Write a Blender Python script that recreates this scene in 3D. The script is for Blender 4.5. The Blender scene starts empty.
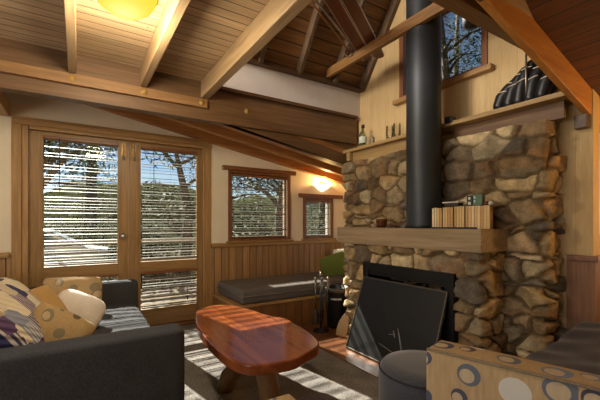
import bpy, bmesh, math, random
import numpy as np
from mathutils import Vector, Matrix, Quaternion

SC = bpy.context.scene
COL = SC.collection

# ------------------------------------------------------------------ camera
cam = bpy.data.cameras.new('camera')
cam.sensor_width = 36.0
cam.lens = 36.0 * 348 / 600
cam.shift_y = 23 / 600
cam.clip_start = 0.02
cam_o = bpy.data.objects.new('camera', cam)
COL.objects.link(cam_o)
cam_o.location = (0, 0, 1.2)
cam_o.rotation_euler = (math.pi / 2, 0, -math.radians(32.5))
SC.camera = cam_o

# ------------------------------------------------------------------ world, sun, fill lights, exposure
SUN_DIR = Vector((0.19, -1.0, -0.80)).normalized()
world = bpy.data.worlds.new('world')
SC.world = world
world.use_nodes = True
wn = world.node_tree.nodes
wl = world.node_tree.links
sky = wn.new('ShaderNodeTexSky')
sky.sky_type = 'NISHITA'
sky.sun_disc = False
sky.sun_elevation = math.radians(38)
sky.sun_rotation = math.radians(-11)
sky.air_density = 0.8
sky.dust_density = 0.15
wn['Background'].inputs['Strength'].default_value = 0.085
wl.new(sky.outputs[0], wn['Background'].inputs[0])

def add_light(name, kind, loc, energy, color, direction=None, **kw):
    l = bpy.data.lights.new(name, kind)
    l.energy = energy
    l.color = color
    for k, v in kw.items():
        setattr(l, k, v)
    o = bpy.data.objects.new(name, l)
    COL.objects.link(o)
    o.location = loc
    if direction is not None:
        o.rotation_euler = Vector(direction).to_track_quat('-Z', 'Y').to_euler()
    return o

add_light('sun', 'SUN', (0, 9, 8), 19.0, (1.0, 0.93, 0.82), SUN_DIR, angle=math.radians(0.6))
# unseen fill light added in an opening of the rear wall behind the camera
add_light('rear_fill_light', 'AREA', (-2.66, 1.1, 1.55), 42.0, (1.0, 0.96, 0.92), (1, 0.05, 0.05),
          shape='RECTANGLE', size=2.6, size_y=1.4)
# fill light added out of view in the loft to brighten the steep roof
add_light('loft_fill_light', 'AREA', (-0.95, 2.26, 3.25), 100.0, (1.0, 0.93, 0.84), (1, 0.0, -0.05),
          shape='RECTANGLE', size=0.9, size_y=0.9)

SC.view_settings.view_transform = 'Standard'
SC.view_settings.look = 'None'
SC.view_settings.gamma = 1.0
SC.view_settings.use_curve_mapping = False
SC.view_settings.exposure = 0.35

# ------------------------------------------------------------------ materials
def lin(c):
    out = []
    for v in c:
        v /= 255.0
        out.append(v / 12.92 if v <= 0.04045 else ((v + 0.055) / 1.055) ** 2.4)
    return (out[0], out[1], out[2], 1.0)

class NT:
    def __init__(self, name):
        self.m = bpy.data.materials.new(name)
        self.m.use_nodes = True
        self.t = self.m.node_tree
        self.b = self.t.nodes['Principled BSDF']
    def n(self, kind, **kw):
        x = self.t.nodes.new(kind)
        for k, v in kw.items():
            setattr(x, k, v)
        return x
    def l(self, a, b):
        self.t.links.new(a, b)
    def math(self, op, a, b=None, c=None):
        x = self.n('ShaderNodeMath', operation=op)
        for i, v in enumerate((a, b, c)):
            if v is None:
                continue
            if isinstance(v, (int, float)):
                x.inputs[i].default_value = v
            else:
                self.l(v, x.inputs[i])
        return x.outputs[0]
    def mix(self, fac, a, b, mode='MIX'):
        x = self.n('ShaderNodeMix', data_type='RGBA', blend_type=mode)
        for sock, v in ((x.inputs[0], fac), (x.inputs[6], a), (x.inputs[7], b)):
            if isinstance(v, (int, float)):
                sock.default_value = v
            elif isinstance(v, tuple):
                sock.default_value = v
            else:
                self.l(v, sock)
        return x.outputs[2]
    def coord(self, which='Object', scale=(1, 1, 1), rot=(0, 0, 0)):
        c = self.n('ShaderNodeTexCoord')
        mp = self.n('ShaderNodeMapping')
        mp.inputs['Scale'].default_value = scale
        mp.inputs['Rotation'].default_value = rot
        self.l(c.outputs[which], mp.inputs[0])
        return mp.outputs[0]
    def noise(self, vec, scale, detail=3, rough=0.5, dist=0.0):
        x = self.n('ShaderNodeTexNoise')
        x.inputs['Scale'].default_value = scale
        x.inputs['Detail'].default_value = detail
        x.inputs['Roughness'].default_value = rough
        x.inputs['Distortion'].default_value = dist
        if vec is not None:
            self.l(vec, x.inputs['Vector'])
        return x
    def ramp(self, fac, stops, interp='LINEAR'):
        x = self.n('ShaderNodeValToRGB')
        x.color_ramp.interpolation = interp
        e = x.color_ramp.elements
        while len(e) > 1:
            e.remove(e[-1])
        e[0].position, e[0].color = stops[0]
        for p, c in stops[1:]:
            q = e.new(p)
            q.color = c
        self.l(fac, x.inputs[0])
        return x.outputs[0]
    def bump(self, h, strength=0.3, dist=0.01):
        x = self.n('ShaderNodeBump')
        x.inputs['Strength'].default_value = strength
        x.inputs['Distance'].default_value = dist
        self.l(h, x.inputs['Height'])
        self.l(x.outputs[0], self.b.inputs['Normal'])
    def set(self, rough=0.5, metal=0.0, spec=None, col=None):
        self.b.inputs['Roughness'].default_value = rough
        self.b.inputs['Metallic'].default_value = metal
        if spec is not None:
            self.b.inputs['Specular IOR Level'].default_value = spec
        if col is not None:
            if isinstance(col, tuple):
                self.b.inputs['Base Color'].default_value = col
            else:
                self.l(col, self.b.inputs['Base Color'])
        return self.m

def wood(name, c1, c2, axis='x', rough=0.5, plank=None, knots=False, gscale=1.0, groove=0.006, spec=None, tintv=0.34, gdark=0.42):
    """grain along `axis`; plank = (axis across boards, board width)"""
    t = NT(name)
    s = {'x': (0.9, 16, 16), 'y': (16, 0.9, 16), 'z': (16, 16, 0.9)}[axis]
    v = t.coord('Object', tuple(k * gscale for k in s))
    vec = v
    if plank:
        sep = t.n('ShaderNodeSeparateXYZ')
        c = t.n('ShaderNodeTexCoord')
        t.l(c.outputs['Object'], sep.inputs[0])
        q = t.math('DIVIDE', sep.outputs['XYZ'.index(plank[0].upper())], plank[1])
        cell = t.math('FLOOR', q)
        fr = t.math('FRACT', q)
        wnz = t.n('ShaderNodeTexWhiteNoise', noise_dimensions='1D')
        t.l(cell, wnz.inputs['W'])
        off = t.n('ShaderNodeVectorMath', operation='SCALE')
        t.l(wnz.outputs['Color'], off.inputs[0])
        off.inputs['Scale'].default_value = 30
        add = t.n('ShaderNodeVectorMath', operation='ADD')
        t.l(v, add.inputs[0]); t.l(off.outputs[0], add.inputs[1])
        vec = add.outputs[0]
    nz = t.noise(vec, 1.6, 6, 0.62, 0.6)
    col = t.ramp(nz.outputs['Fac'], [(0.30, lin(c1)), (0.70, lin(c2))])
    fine = t.noise(vec, 7, 3, 0.6)
    col = t.mix(0.35, col, t.ramp(fine.outputs['Fac'], [(0.3, (0.55, 0.5, 0.45, 1)), (0.7, (1, 1, 1, 1))]), 'MULTIPLY')
    if knots:
        kv = t.coord('Object', {'x': (1.3, 5, 5), 'y': (5, 1.3, 5), 'z': (5, 5, 1.3)}[axis])
        vo = t.n('ShaderNodeTexVoronoi')
        vo.inputs['Scale'].default_value = 1.6
        t.l(kv, vo.inputs['Vector'])
        kn = t.math('LESS_THAN', vo.outputs['Distance'], 0.055)
        col = t.mix(kn, col, lin((70, 42, 22)))
    if plank:
        tint = t.math('MULTIPLY_ADD', wnz.outputs['Value'], tintv, 0.97 - tintv / 2)
        cmb = t.n('ShaderNodeCombineColor')
        for i in range(3):
            t.l(tint, cmb.inputs[i])
        col = t.mix(1.0, col, cmb.outputs[0], 'MULTIPLY')
        g = groove / plank[1]
        d = t.math('MINIMUM', fr, t.math('SUBTRACT', 1.0, fr))
        gm = t.math('LESS_THAN', d, g)
        col = t.mix(gm, col, lin(tuple(x * gdark for x in c1)))
        hh = t.math('MINIMUM', t.math('DIVIDE', d, g * 1.6), 1.0)
        t.bump(t.math('ADD', hh, t.math('MULTIPLY', nz.outputs['Fac'], 0.12)), 0.8 if gdark < .6 else 0.15, 0.006)
    else:
        t.bump(nz.outputs['Fac'], 0.15, 0.004)
    return t.set(rough, 0, spec, col)

def plain(name, c, rough=0.5, metal=0.0, spec=None, var=0.12, scale=9, bump=0.0):
    t = NT(name)
    v = t.coord('Object')
    nz = t.noise(v, scale, 4, 0.6)
    a = lin(c)
    lo = tuple(x * (1 - var) for x in a[:3]) + (1,)
    hi = tuple(min(1, x * (1 + var)) for x in a[:3]) + (1,)
    col = t.ramp(nz.outputs['Fac'], [(0.3, lo), (0.7, hi)])
    if bump:
        t.bump(nz.outputs['Fac'], bump, 0.004)
    return t.set(rough, metal, spec, col)

def fabric(name, c, rough=0.95, weave=260, var=0.25, sheen=0.0, bump=0.25):
    t = NT(name)
    v = t.coord('Object')
    big = t.noise(v, 6, 3)
    fine = t.noise(v, weave, 2)
    a = lin(c)
    lo = tuple(x * (1 - var) for x in a[:3]) + (1,)
    hi = tuple(min(1, x * (1 + var)) for x in a[:3]) + (1,)
    f = t.math('ADD', t.math('MULTIPLY', fine.outputs['Fac'], 0.7), t.math('MULTIPLY', big.outputs['Fac'], 0.3))
    col = t.ramp(f, [(0.35, lo), (0.65, hi)])
    t.bump(fine.outputs['Fac'], bump, 0.002)
    if sheen:
        t.b.inputs['Sheen Weight'].default_value = sheen
    return t.set(rough, 0, 0.2, col)

def circles(name, base, cols, scale=6.0, rough=0.85):
    """cloth printed with rings and dots of many sizes (spheres of a 3D Voronoi cut by the cloth)"""
    t = NT(name)
    v = t.coord('Object')
    sp = t.n('ShaderNodeSeparateXYZ'); t.l(v, sp.inputs[0])
    cm = t.n('ShaderNodeCombineXYZ')
    t.l(sp.outputs[0], cm.inputs[0]); t.l(t.math('ADD', sp.outputs[1], sp.outputs[2]), cm.inputs[1])
    vo = t.n('ShaderNodeTexVoronoi', voronoi_dimensions='2D')
    vo.inputs['Scale'].default_value = scale
    vo.inputs['Randomness'].default_value = 0.60
    t.l(cm.outputs[0], vo.inputs['Vector'])
    sep = t.n('ShaderNodeSeparateColor')
    t.l(vo.outputs['Color'], sep.inputs[0])
    d = vo.outputs['Distance']
    rad = t.math('MULTIPLY_ADD', sep.outputs[0], 0.20, 0.22)
    outer = t.math('LESS_THAN', d, rad)
    off = t.n('ShaderNodeTexVoronoi', voronoi_dimensions='2D')
    off.inputs['Scale'].default_value = scale
    off.inputs['Randomness'].default_value = 0.60
    sh = t.n('ShaderNodeVectorMath', operation='ADD')
    t.l(cm.outputs[0], sh.inputs[0]); sh.inputs[1].default_value = (0.006, 0.005, 0.0)
    t.l(sh.outputs[0], off.inputs['Vector'])
    inner = t.math('LESS_THAN', off.outputs['Distance'], t.math('MULTIPLY', rad, 0.64))
    hollow = t.math('GREATER_THAN', sep.outputs[1], 0.35)
    inner = t.math('MULTIPLY', inner, hollow)
    grainv = t.coord('Object', (60, 60, 9))
    gr = t.noise(grainv, 1.5, 3)
    b = lin(base)
    cb = t.ramp(gr.outputs['Fac'], [(0.3, tuple(x * 0.78 for x in b[:3]) + (1,)), (0.7, b)])
    n = len(cols)
    cc = t.ramp(sep.outputs[2], [(i / n, lin(c)) for i, c in enumerate(cols)], 'CONSTANT')
    cc = t.mix(0.12, cc, cb)
    col = t.mix(outer, cb, cc)
    col = t.mix(inner, col, t.mix(0.35, cb, lin((190, 180, 160))))
    fine = t.noise(v, 240, 2)
    t.bump(fine.outputs['Fac'], 0.15, 0.002)
    return t.set(rough, 0, 0.25, col)

def emissive(name, c, strength):
    t = NT(name)
    t.b.inputs['Emission Color'].default_value = lin(c)
    t.b.inputs['Emission Strength'].default_value = strength
    return t.set(0.9, 0, 0.0, (0.01, 0.01, 0.01, 1))

def glass_mat(name, tint=(1, 1, 1, 1), refl=0.6):
    m = bpy.data.materials.new(name)
    m.use_nodes = True
    t = m.node_tree
    t.nodes.remove(t.nodes['Principled BSDF'])
    tr = t.nodes.new('ShaderNodeBsdfTransparent'); tr.inputs[0].default_value = tint
    gl = t.nodes.new('ShaderNodeBsdfGlossy'); gl.inputs['Roughness'].default_value = 0.02
    fr = t.nodes.new('ShaderNodeFresnel'); fr.inputs[0].default_value = 1.45
    mu = t.nodes.new('ShaderNodeMath'); mu.operation = 'MULTIPLY'; mu.inputs[1].default_value = refl
    mx = t.nodes.new('ShaderNodeMixShader')
    t.links.new(fr.outputs[0], mu.inputs[0]); t.links.new(mu.outputs[0], mx.inputs[0])
    t.links.new(tr.outputs[0], mx.inputs[1]); t.links.new(gl.outputs[0], mx.inputs[2])
    t.links.new(mx.outputs[0], t.nodes['Material Output'].inputs[0])
    return m

def stone_mat(name):
    t = NT(name)
    at = t.n('ShaderNodeAttribute', attribute_name='stone')
    v = t.coord('Object')
    n1 = t.noise(v, 14, 6, 0.65)
    n2 = t.noise(v, 75, 5, 0.7)
    f = t.ramp(n1.outputs['Fac'], [(0.28, (0.55, 0.52, 0.48, 1)), (0.72, (1.3, 1.26, 1.18, 1))])
    col = t.mix(1.0, at.outputs['Color'], f, 'MULTIPLY')
    f2 = t.ramp(n2.outputs['Fac'], [(0.34, (0.5, 0.47, 0.43, 1)), (0.55, (1.1, 1.1, 1.08, 1)), (0.7, (1.35, 1.33, 1.28, 1))])
    col = t.mix(0.4, col, f2, 'MULTIPLY')
    h = t.math('ADD', n1.outputs['Fac'], t.math('MULTIPLY', n2.outputs['Fac'], 0.5))
    t.bump(h, 0.8, 0.014)
    return t.set(0.85, 0, 0.25, col)

M = {}
M['plank_ceiling'] = wood('pale_plank_ceiling', (170, 140, 104), (204, 176, 140), 'x', 0.6, ('y', 0.088), True, groove=0.0035)
M['joist'] = wood('joist_wood', (138, 112, 78), (180, 150, 110), 'y', 0.6)
M['beam_x'] = wood('beam_brown_x', (82, 57, 33), (120, 87, 53), 'x', 0.55)
M['beam_warm_x'] = wood('beam_warm_x', (116, 82, 46), (154, 114, 68), 'x', 0.55)
M['rafter_orange'] = wood('rafter_orange_x', (168, 104, 40), (205, 140, 66), 'x', 0.5)
M['rafter_x'] = wood('rafter_honey_x', (146, 92, 42), (186, 128, 66), 'x', 0.55)
M['tie'] = wood('tie_wood_y', (128, 92, 46), (168, 126, 72), 'y', 0.55)
M['roof_plank'] = wood('dark_roof_plank', (108, 76, 42), (156, 114, 66), 'x', 0.6, ('z', 0.10), False, groove=0.004)
M['roof_rafter'] = wood('roof_rafter_dark', (74, 56, 38), (112, 88, 60), 'z', 0.6)
M['skillion_plank'] = wood('red_cedar_plank', (92, 54, 26), (126, 76, 38), 'y', 0.55, ('x', 0.11), False, groove=0.004)
M['skillion_honey'] = wood('honey_lining', (132, 84, 40), (172, 118, 62), 'x', 0.55, ('y', 0.11), False, groove=0.004)
M['door_x'] = wood('door_wood_x', (126, 94, 52), (168, 130, 80), 'x', 0.42)
M['door_z'] = wood('door_wood_z', (126, 94, 52), (168, 130, 80), 'z', 0.42)
M['casing_x'] = wood('casing_wood_x', (144, 106, 60), (186, 144, 90), 'x', 0.42)
M['casing_z'] = wood('casing_wood_z', (144, 106, 60), (186, 144, 90), 'z', 0.42)
M['casing_y'] = wood('casing_wood_y', (144, 106, 60), (186, 144, 90), 'y', 0.42)
M['redwood_x'] = wood('redwood_x', (104, 60, 32), (142, 90, 54), 'x', 0.4)
M['redwood_z'] = wood('redwood_z', (104, 60, 32), (142, 90, 54), 'z', 0.4)
M['wainscot_x'] = wood('wainscot', (142, 102, 60), (182, 138, 88), 'z', 0.5, ('x', 0.095), False, groove=0.004)
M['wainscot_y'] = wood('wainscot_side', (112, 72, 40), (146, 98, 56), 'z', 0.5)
M['bench_x'] = wood('bench_board', (118, 76, 38), (154, 106, 58), 'z', 0.5, ('x', 0.3), False, groove=0.003)
M['mantel'] = wood('mantel_wood', (132, 110, 80), (170, 146, 110), 'y', 0.6)
M['board_y'] = wood('brown_board_y', (88, 60, 34), (122, 88, 52), 'y', 0.6)
M['bolt'] = plain('dull_bolt', (158, 126, 66), 0.6, 0.35)
M['ledge'] = wood('ledge_wood', (142, 112, 66), (178, 146, 92), 'y', 0.6)
M['cream'] = plain('cream_wall', (222, 206, 176), 0.8, var=0.05, scale=3)
M['gable'] = wood('gable_lining', (196, 164, 112), (208, 178, 126), 'z', 0.75, ('y', 0.13), False, groove=0.0011, tintv=0.05, gdark=0.80)
M['greypanel'] = plain('grey_white_panel', (196, 186, 174), 0.7, var=0.05, scale=4)
M['trimdark_x'] = wood('dark_trim_x', (64, 42, 24), (98, 66, 38), 'x', 0.5)
M['table'] = wood('table_redgum', (102, 48, 24), (150, 84, 46), 'y', 0.16, gscale=0.45)
M['tablelog'] = wood('table_log', (98, 66, 36), (140, 100, 58), 'z', 0.55, gscale=0.5)
M['log'] = wood('firewood', (150, 84, 40), (190, 120, 66), 'y', 0.7)
M['ski'] = wood('ski_wood', (92, 46, 26), (134, 72, 42), 'x', 0.3)
M['skiedge'] = plain('ski_edge', (200, 192, 190), 0.35, 0.4)
M['bamboo'] = wood('bamboo', (140, 88, 44), (176, 120, 66), 'x', 0.4)
M['sofa'] = fabric('charcoal_fabric', (62, 63, 66), weave=180, var=0.3)
M['mattress'] = fabric('taupe_grey_fabric', (98, 90, 84), weave=170)
M['velvet'] = fabric('slate_velvet', (46, 45, 52), weave=120, sheen=0.15)
M['pouf'] = fabric('pouf_grey', (66, 66, 71), weave=150, sheen=0.4)
M['piping'] = fabric('dark_piping', (52, 50, 50))
M['piping_tan'] = fabric('tan_piping', (122, 106, 86))
M['circles'] = circles('circle_print_tan', (178, 150, 110), [(34, 44, 72), (104, 118, 142), (44, 58, 88), (196, 192, 184), (78, 92, 108)], 9.0)
M['circles_gold'] = circles('circle_print_gold', (178, 150, 106), [(62, 64, 62), (104, 100, 84), (84, 70, 50), (120, 112, 90)], 8.5)
M['gold'] = fabric('gold_cloth', (176, 142, 92), var=0.2)
M['white_cloth'] = fabric('white_cloth', (214, 206, 196), var=0.08, weave=90)
M['green_cloth'] = fabric('green_cloth', (98, 106, 46), var=0.15)
M['carpet'] = fabric('carpet_grey', (116, 110, 104), weave=95, var=0.55, bump=0.8)
M['hearth'] = plain('hearth_tile', (104, 64, 38), 0.35, var=0.25, scale=5)
M['stone'] = stone_mat('rubble_stone')
M['black_metal'] = plain('black_metal', (24, 23, 22), 0.45, 0.4, var=0.2)
M['soot'] = plain('soot_black', (14, 12, 11), 0.9, var=0.3)
M['flue'] = plain('flue_black', (48, 52, 55), 0.48, 0.3, var=0.1, scale=3)
M['screen_mesh'] = plain('screen_black', (18, 17, 15), 0.42, 0.1, var=0.25, scale=14)
M['screen_edge'] = plain('screen_edge', (92, 84, 74), 0.4, 0.6)
M['ash'] = plain('reflection_streak', (150, 146, 140), 0.9)  # ash-grey colour of the reflection strokes painted on the fire screen
M['steel'] = plain('brushed_steel', (176, 172, 166), 0.3, 0.9, var=0.06)
M['brass'] = plain('aged_brass', (150, 112, 54), 0.35, 0.85, var=0.15)
M['pewter'] = plain('pewter', (150, 136, 118), 0.35, 0.8, var=0.15)
M['slat'] = plain('blind_slat', (104, 94, 78), 0.5, var=0.04)
M['cord'] = plain('blind_cord', (120, 106, 88), 0.8)
M['cord_dark'] = plain('dark_cord', (40, 34, 30), 0.7)
M['glass'] = glass_mat('window_glass', (0.94, 0.96, 0.95, 1))
M['bottle_glass'] = glass_mat('clear_glassware', (0.97, 0.98, 0.96, 1), 0.8)
M['green_glass'] = glass_mat('green_bottle_glass', (0.55, 0.68, 0.52, 1), 1.0)
M['label'] = plain('bottle_label', (188, 196, 176), 0.7)
M['alu'] = plain('window_alu', (188, 182, 172), 0.4, 0.5)
M['lamp_yellow'] = emissive('lamp_amber_glass', (240, 196, 56), 1.1)
M['lamp_white'] = emissive('lamp_frosted_glass', (255, 236, 190), 2.2)
M['leather'] = plain('black_leather', (26, 25, 26), 0.4, 0, 0.5, var=0.3, scale=30, bump=0.3)
M['lace'] = plain('pale_lace', (196, 180, 156), 0.7)
M['paper'] = plain('yellowed_pages', (212, 180, 124), 0.9, var=0.14, scale=60)
M['paper2'] = plain('tan_pages', (190, 150, 96), 0.9, var=0.14, scale=60)
M['paper3'] = plain('pale_pages', (224, 202, 156), 0.9, var=0.1, scale=60)
M['cover_dark'] = plain('dark_cover', (46, 38, 34), 0.6)
M['cover_red'] = plain('red_brown_cover', (110, 56, 38), 0.6)
M['cover_tan'] = plain('tan_cover', (172, 138, 92), 0.6)
M['green_box'] = plain('green_box', (64, 96, 58), 0.5, var=0.25, scale=40)
M['dark_box'] = plain('dark_box', (26, 32, 30), 0.5)
M['lightmark'] = plain('pale_print', (190, 200, 180), 0.6)
M['white_card'] = plain('white_card', (206, 200, 188), 0.6)
M['bowl'] = wood('turned_bowl', (70, 36, 18), (112, 62, 32), 'x', 0.3)
M['bark'] = plain('bark', (92, 80, 66), 0.95, var=0.4, scale=12, bump=0.8)
M['deck'] = wood('deck_board', (112, 100, 84), (144, 130, 110), 'x', 0.9, ('y', 0.1), False, spec=0.0)
M['earth'] = plain('leaf_litter_ground', (76, 68, 52), 1.0, 0.0, 0.0, var=0.4, scale=3)
M['hill'] = plain('bush_covered_slope', (66, 68, 48), 1.0, 0.0, 0.0, var=0.6, scale=1.6, bump=1.0)
M['carbody'] = plain('silver_paint', (188, 196, 198), 0.25, 0.5, var=0.03)
M['carglass'] = plain('car_window', (70, 90, 96), 0.08, 0.0, 0.8)
M['rubber'] = plain('rubber', (24, 24, 24), 0.8)

def leaf_mat(name, c1, c2):
    t = NT(name)
    g = t.n('ShaderNodeNewGeometry')
    col = t.ramp(g.outputs['Random Per Island'], [(0.0, lin(c1)), (1.0, lin(c2))])
    tr = t.n('ShaderNodeBsdfTranslucent')
    t.l(col, tr.inputs[0])
    mx = t.n('ShaderNodeMixShader'); mx.inputs[0].default_value = 0.45
    t.l(t.b.outputs[0], mx.inputs[1]); t.l(tr.outputs[0], mx.inputs[2])
    t.l(mx.outputs[0], t.t.nodes['Material Output'].inputs[0])
    return t.set(0.6, 0, 0.12, col)
M['leaf'] = leaf_mat('gum_leaf', (28, 36, 22), (68, 76, 46))
M['leaf2'] = leaf_mat('shrub_leaf', (24, 33, 22), (56, 68, 40))

def patchwork(name):
    t = NT(name)
    v = t.coord('Object', (1, 1, 1))
    vo = t.n('ShaderNodeTexVoronoi', distance='CHEBYCHEV')
    vo.inputs['Scale'].default_value = 8.5
    vo.inputs['Randomness'].default_value = 0.55
    t.l(v, vo.inputs['Vector'])
    sep = t.n('ShaderNodeSeparateColor')
    t.l(vo.outputs['Color'], sep.inputs[0])
    cols = [(206, 194, 166), (58, 58, 92), (190, 178, 152), (92, 72, 104), (214, 204, 180), (132, 138, 156), (176, 160, 132), (46, 48, 74)]
    col = t.ramp(sep.outputs[0], [(i / len(cols), lin(c)) for i, c in enumerate(cols)], 'CONSTANT')
    wv = t.n('ShaderNodeTexWave')
    wv.inputs['Scale'].default_value = 14
    t.l(v, wv.inputs['Vector'])
    st = t.math('MULTIPLY', t.math('GREATER_THAN', sep.outputs[1], 0.6), t.math('GREATER_THAN', wv.outputs['Fac'], 0.6))
    col = t.mix(t.math('MULTIPLY', st, 0.6), col, lin((220, 212, 196)))
    q = t.n('ShaderNodeTexWave', bands_direction='DIAGONAL')
    q.inputs['Scale'].default_value = 9
    t.l(v, q.inputs['Vector'])
    t.bump(q.outputs['Fac'], 0.6, 0.012)
    return t.set(0.9, 0, 0.2, col)
M['patchwork'] = patchwork('patchwork_quilt')

# ------------------------------------------------------------------ mesh building
def world_loc(o):
    p = Vector((0, 0, 0))
    while o is not None:
        p += Vector(o.location)
        o = o.parent
    return p

class MB:
    """collects shapes in world coordinates; build() links them as ONE mesh object"""
    def __init__(self):
        self.v, self.f = [], []
    def add(self, vs, fs):
        n = len(self.v)
        self.v += [tuple(p) for p in vs]
        self.f += [tuple(i + n for i in f) for f in fs]
        return self
    def box(self, x0, y0, z0, x1, y1, z1):
        vs = [(x, y, z) for z in (z0, z1) for y in (y0, y1) for x in (x0, x1)]
        return self.add(vs, [(0, 2, 3, 1), (4, 5, 7, 6), (0, 1, 5, 4), (2, 6, 7, 3), (0, 4, 6, 2), (1, 3, 7, 5)])
    def obox(self, c, ax, ay, az, hx, hy, hz):
        c, ax, ay, az = (Vector(q) for q in (c, ax, ay, az))
        ax, ay, az = ax.normalized(), ay.normalized(), az.normalized()
        vs = [c + ax * sx * hx + ay * sy * hy + az * sz * hz for sz in (-1, 1) for sy in (-1, 1) for sx in (-1, 1)]
        return self.add(vs, [(0, 2, 3, 1), (4, 5, 7, 6), (0, 1, 5, 4), (2, 6, 7, 3), (0, 4, 6, 2), (1, 3, 7, 5)])
    def tube(self, path, radii, n=12, caps=True):
        path = [Vector(p) for p in path]
        if isinstance(radii, (int, float)):
            radii = [radii] * len(path)
        vs, fs = [], []
        prev = None
        for i, p in enumerate(path):
            a = path[max(i - 1, 0)]; b = path[min(i + 1, len(path) - 1)]
            d = (b - a).normalized()
            if prev is None:
                up = Vector((0, 0, 1)) if abs(d.z) < 0.9 else Vector((1, 0, 0))
                u = d.cross(up).normalized()
            else:
                u = (prev - d * prev.dot(d)).normalized()
            prev = u
            w = d.cross(u)
            for k in range(n):
                a_ = 2 * math.pi * k / n
                vs.append(p + (u * math.cos(a_) + w * math.sin(a_)) * radii[i])
        for i in range(len(path) - 1):
            for k in range(n):
                k2 = (k + 1) % n
                fs.append((i * n + k, i * n + k2, (i + 1) * n + k2, (i + 1) * n + k))
        if caps:
            fs.append(tuple(range(n - 1, -1, -1)))
            fs.append(tuple((len(path) - 1) * n + k for k in range(n)))
        return self.add(vs, fs)
    def lathe(self, prof, c, n=28, axis=(0, 0, 1), caps=False):
        c = Vector(c); az = Vector(axis).normalized()
        q = Vector((0, 0, 1)).rotation_difference(az)
        vs, fs = [], []
        for r, z in prof:
            for k in range(n):
                a = 2 * math.pi * k / n
                vs.append(c + q @ Vector((r * math.cos(a), r * math.sin(a), z)))
        for i in range(len(prof) - 1):
            for k in range(n):
                k2 = (k + 1) % n
                fs.append((i * n + k, i * n + k2, (i + 1) * n + k2, (i + 1) * n + k))
        if caps:
            fs.append(tuple(range(n - 1, -1, -1)))
            fs.append(tuple((len(prof) - 1) * n + k for k in range(n)))
        return self.add(vs, fs)
    def prism(self, poly, axis, a, b):
        """poly: 2D points in the two other axes (in xyz order), extruded along axis from a to b"""
        def p3(p, t):
            return {'x': (t, p[0], p[1]), 'y': (p[0], t, p[1]), 'z': (p[0], p[1], t)}[axis]
        n = len(poly)
        vs = [p3(p, a) for p in poly] + [p3(p, b) for p in poly]
        fs = [tuple(range(n)), tuple(range(2 * n - 1, n - 1, -1))]
        fs += [(i, i + n, (i + 1) % n + n, (i + 1) % n) for i in range(n)]
        return self.add(vs, fs)
    def ellipsoid(self, c, r, n=14, m=20, rot=None):
        c = Vector(c)
        vs, fs = [], []
        for i in range(n + 1):
            th = math.pi * i / n
            for k in range(m):
                ph = 2 * math.pi * k / m
                p = Vector((r[0] * math.sin(th) * math.cos(ph), r[1] * math.sin(th) * math.sin(ph), r[2] * math.cos(th)))
                if rot is not None:
                    p = rot @ p
                vs.append(c + p)
        for i in range(n):
            for k in range(m):
                k2 = (k + 1) % m
                fs.append((i * m + k, (i + 1) * m + k, (i + 1) * m + k2, i * m + k2))
        return self.add(vs, fs)
    def build(self, name, mat, parent=None, base=None, smooth=False, bevel=0.0, segs=2, subsurf=0, weld=False):
        org = Vector(base) if base is not None else Vector((0, 0, 0))
        pl = world_loc(parent) if parent is not None else Vector((0, 0, 0))
        me = bpy.data.meshes.new(name)
        me.from_pydata([tuple(Vector(p) - org - pl) for p in self.v], [], self.f)
        bm = bmesh.new(); bm.from_mesh(me)
        if weld:
            bmesh.ops.remove_doubles(bm, verts=bm.verts, dist=1e-5)
        bmesh.ops.recalc_face_normals(bm, faces=bm.faces)
        bm.to_mesh(me); bm.free()
        if isinstance(mat, (list, tuple)):
            for m in mat:
                me.materials.append(m)
        else:
            me.materials.append(mat)
        o = bpy.data.objects.new(name, me)
        COL.objects.link(o)
        o.location = org
        if parent is not None:
            o.parent = parent
        if smooth:
            me.polygons.foreach_set('use_smooth', [True] * len(me.polygons))
        if bevel:
            b = o.modifiers.new('bevel', 'BEVEL')
            b.width = bevel; b.segments = segs; b.limit_method = 'ANGLE'; b.angle_limit = math.radians(40)
        if subsurf:
            s = o.modifiers.new('subsurf', 'SUBSURF'); s.levels = subsurf; s.render_levels = subsurf
        return o

def tag(o, label, cat, group=None, kind=None):
    o['label'] = label; o['category'] = cat
    if group: o['group'] = group
    if kind: o['kind'] = kind
    return o

def thing(name, label, cat, loc=(0, 0, 0), group=None, kind=None):
    o = bpy.data.objects.new(name, None)
    o.empty_display_size = 0.1
    COL.objects.link(o)
    o.location = loc
    return tag(o, label, cat, group, kind)

def struct(o, label=None):
    o['kind'] = 'structure'
    if label: o['label'] = label
    return o

def B(x0, y0, z0, x1, y1, z1):
    return MB().box(x0, y0, z0, x1, y1, z1)

def dup(root, loc, label):
    r = root.copy(); COL.objects.link(r); r.location = loc
    r['label'] = label
    for ch in list(root.children):
        c = ch.copy(); COL.objects.link(c); c.parent = r
        for g in list(ch.children):
            d = g.copy(); COL.objects.link(d); d.parent = c
    return r

random.seed(7)
YW = 4.229            # inner face of the wall with the doors
XG = 3.0              # inner face of the gable wall

# ================================================================== STRUCTURE
struct(B(-2.7, -1.3, -0.12, 3.8, YW + 0.12, 0.0).build('floor', M['carpet']))
struct(B(1.95, 1.03, -0.01, 2.78, 3.415, 0.008).build('floor', M['hearth']))

def zs(x):            # underside of the alcove rafters beside the doors
    return 2.434 - 0.182 * x

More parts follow.
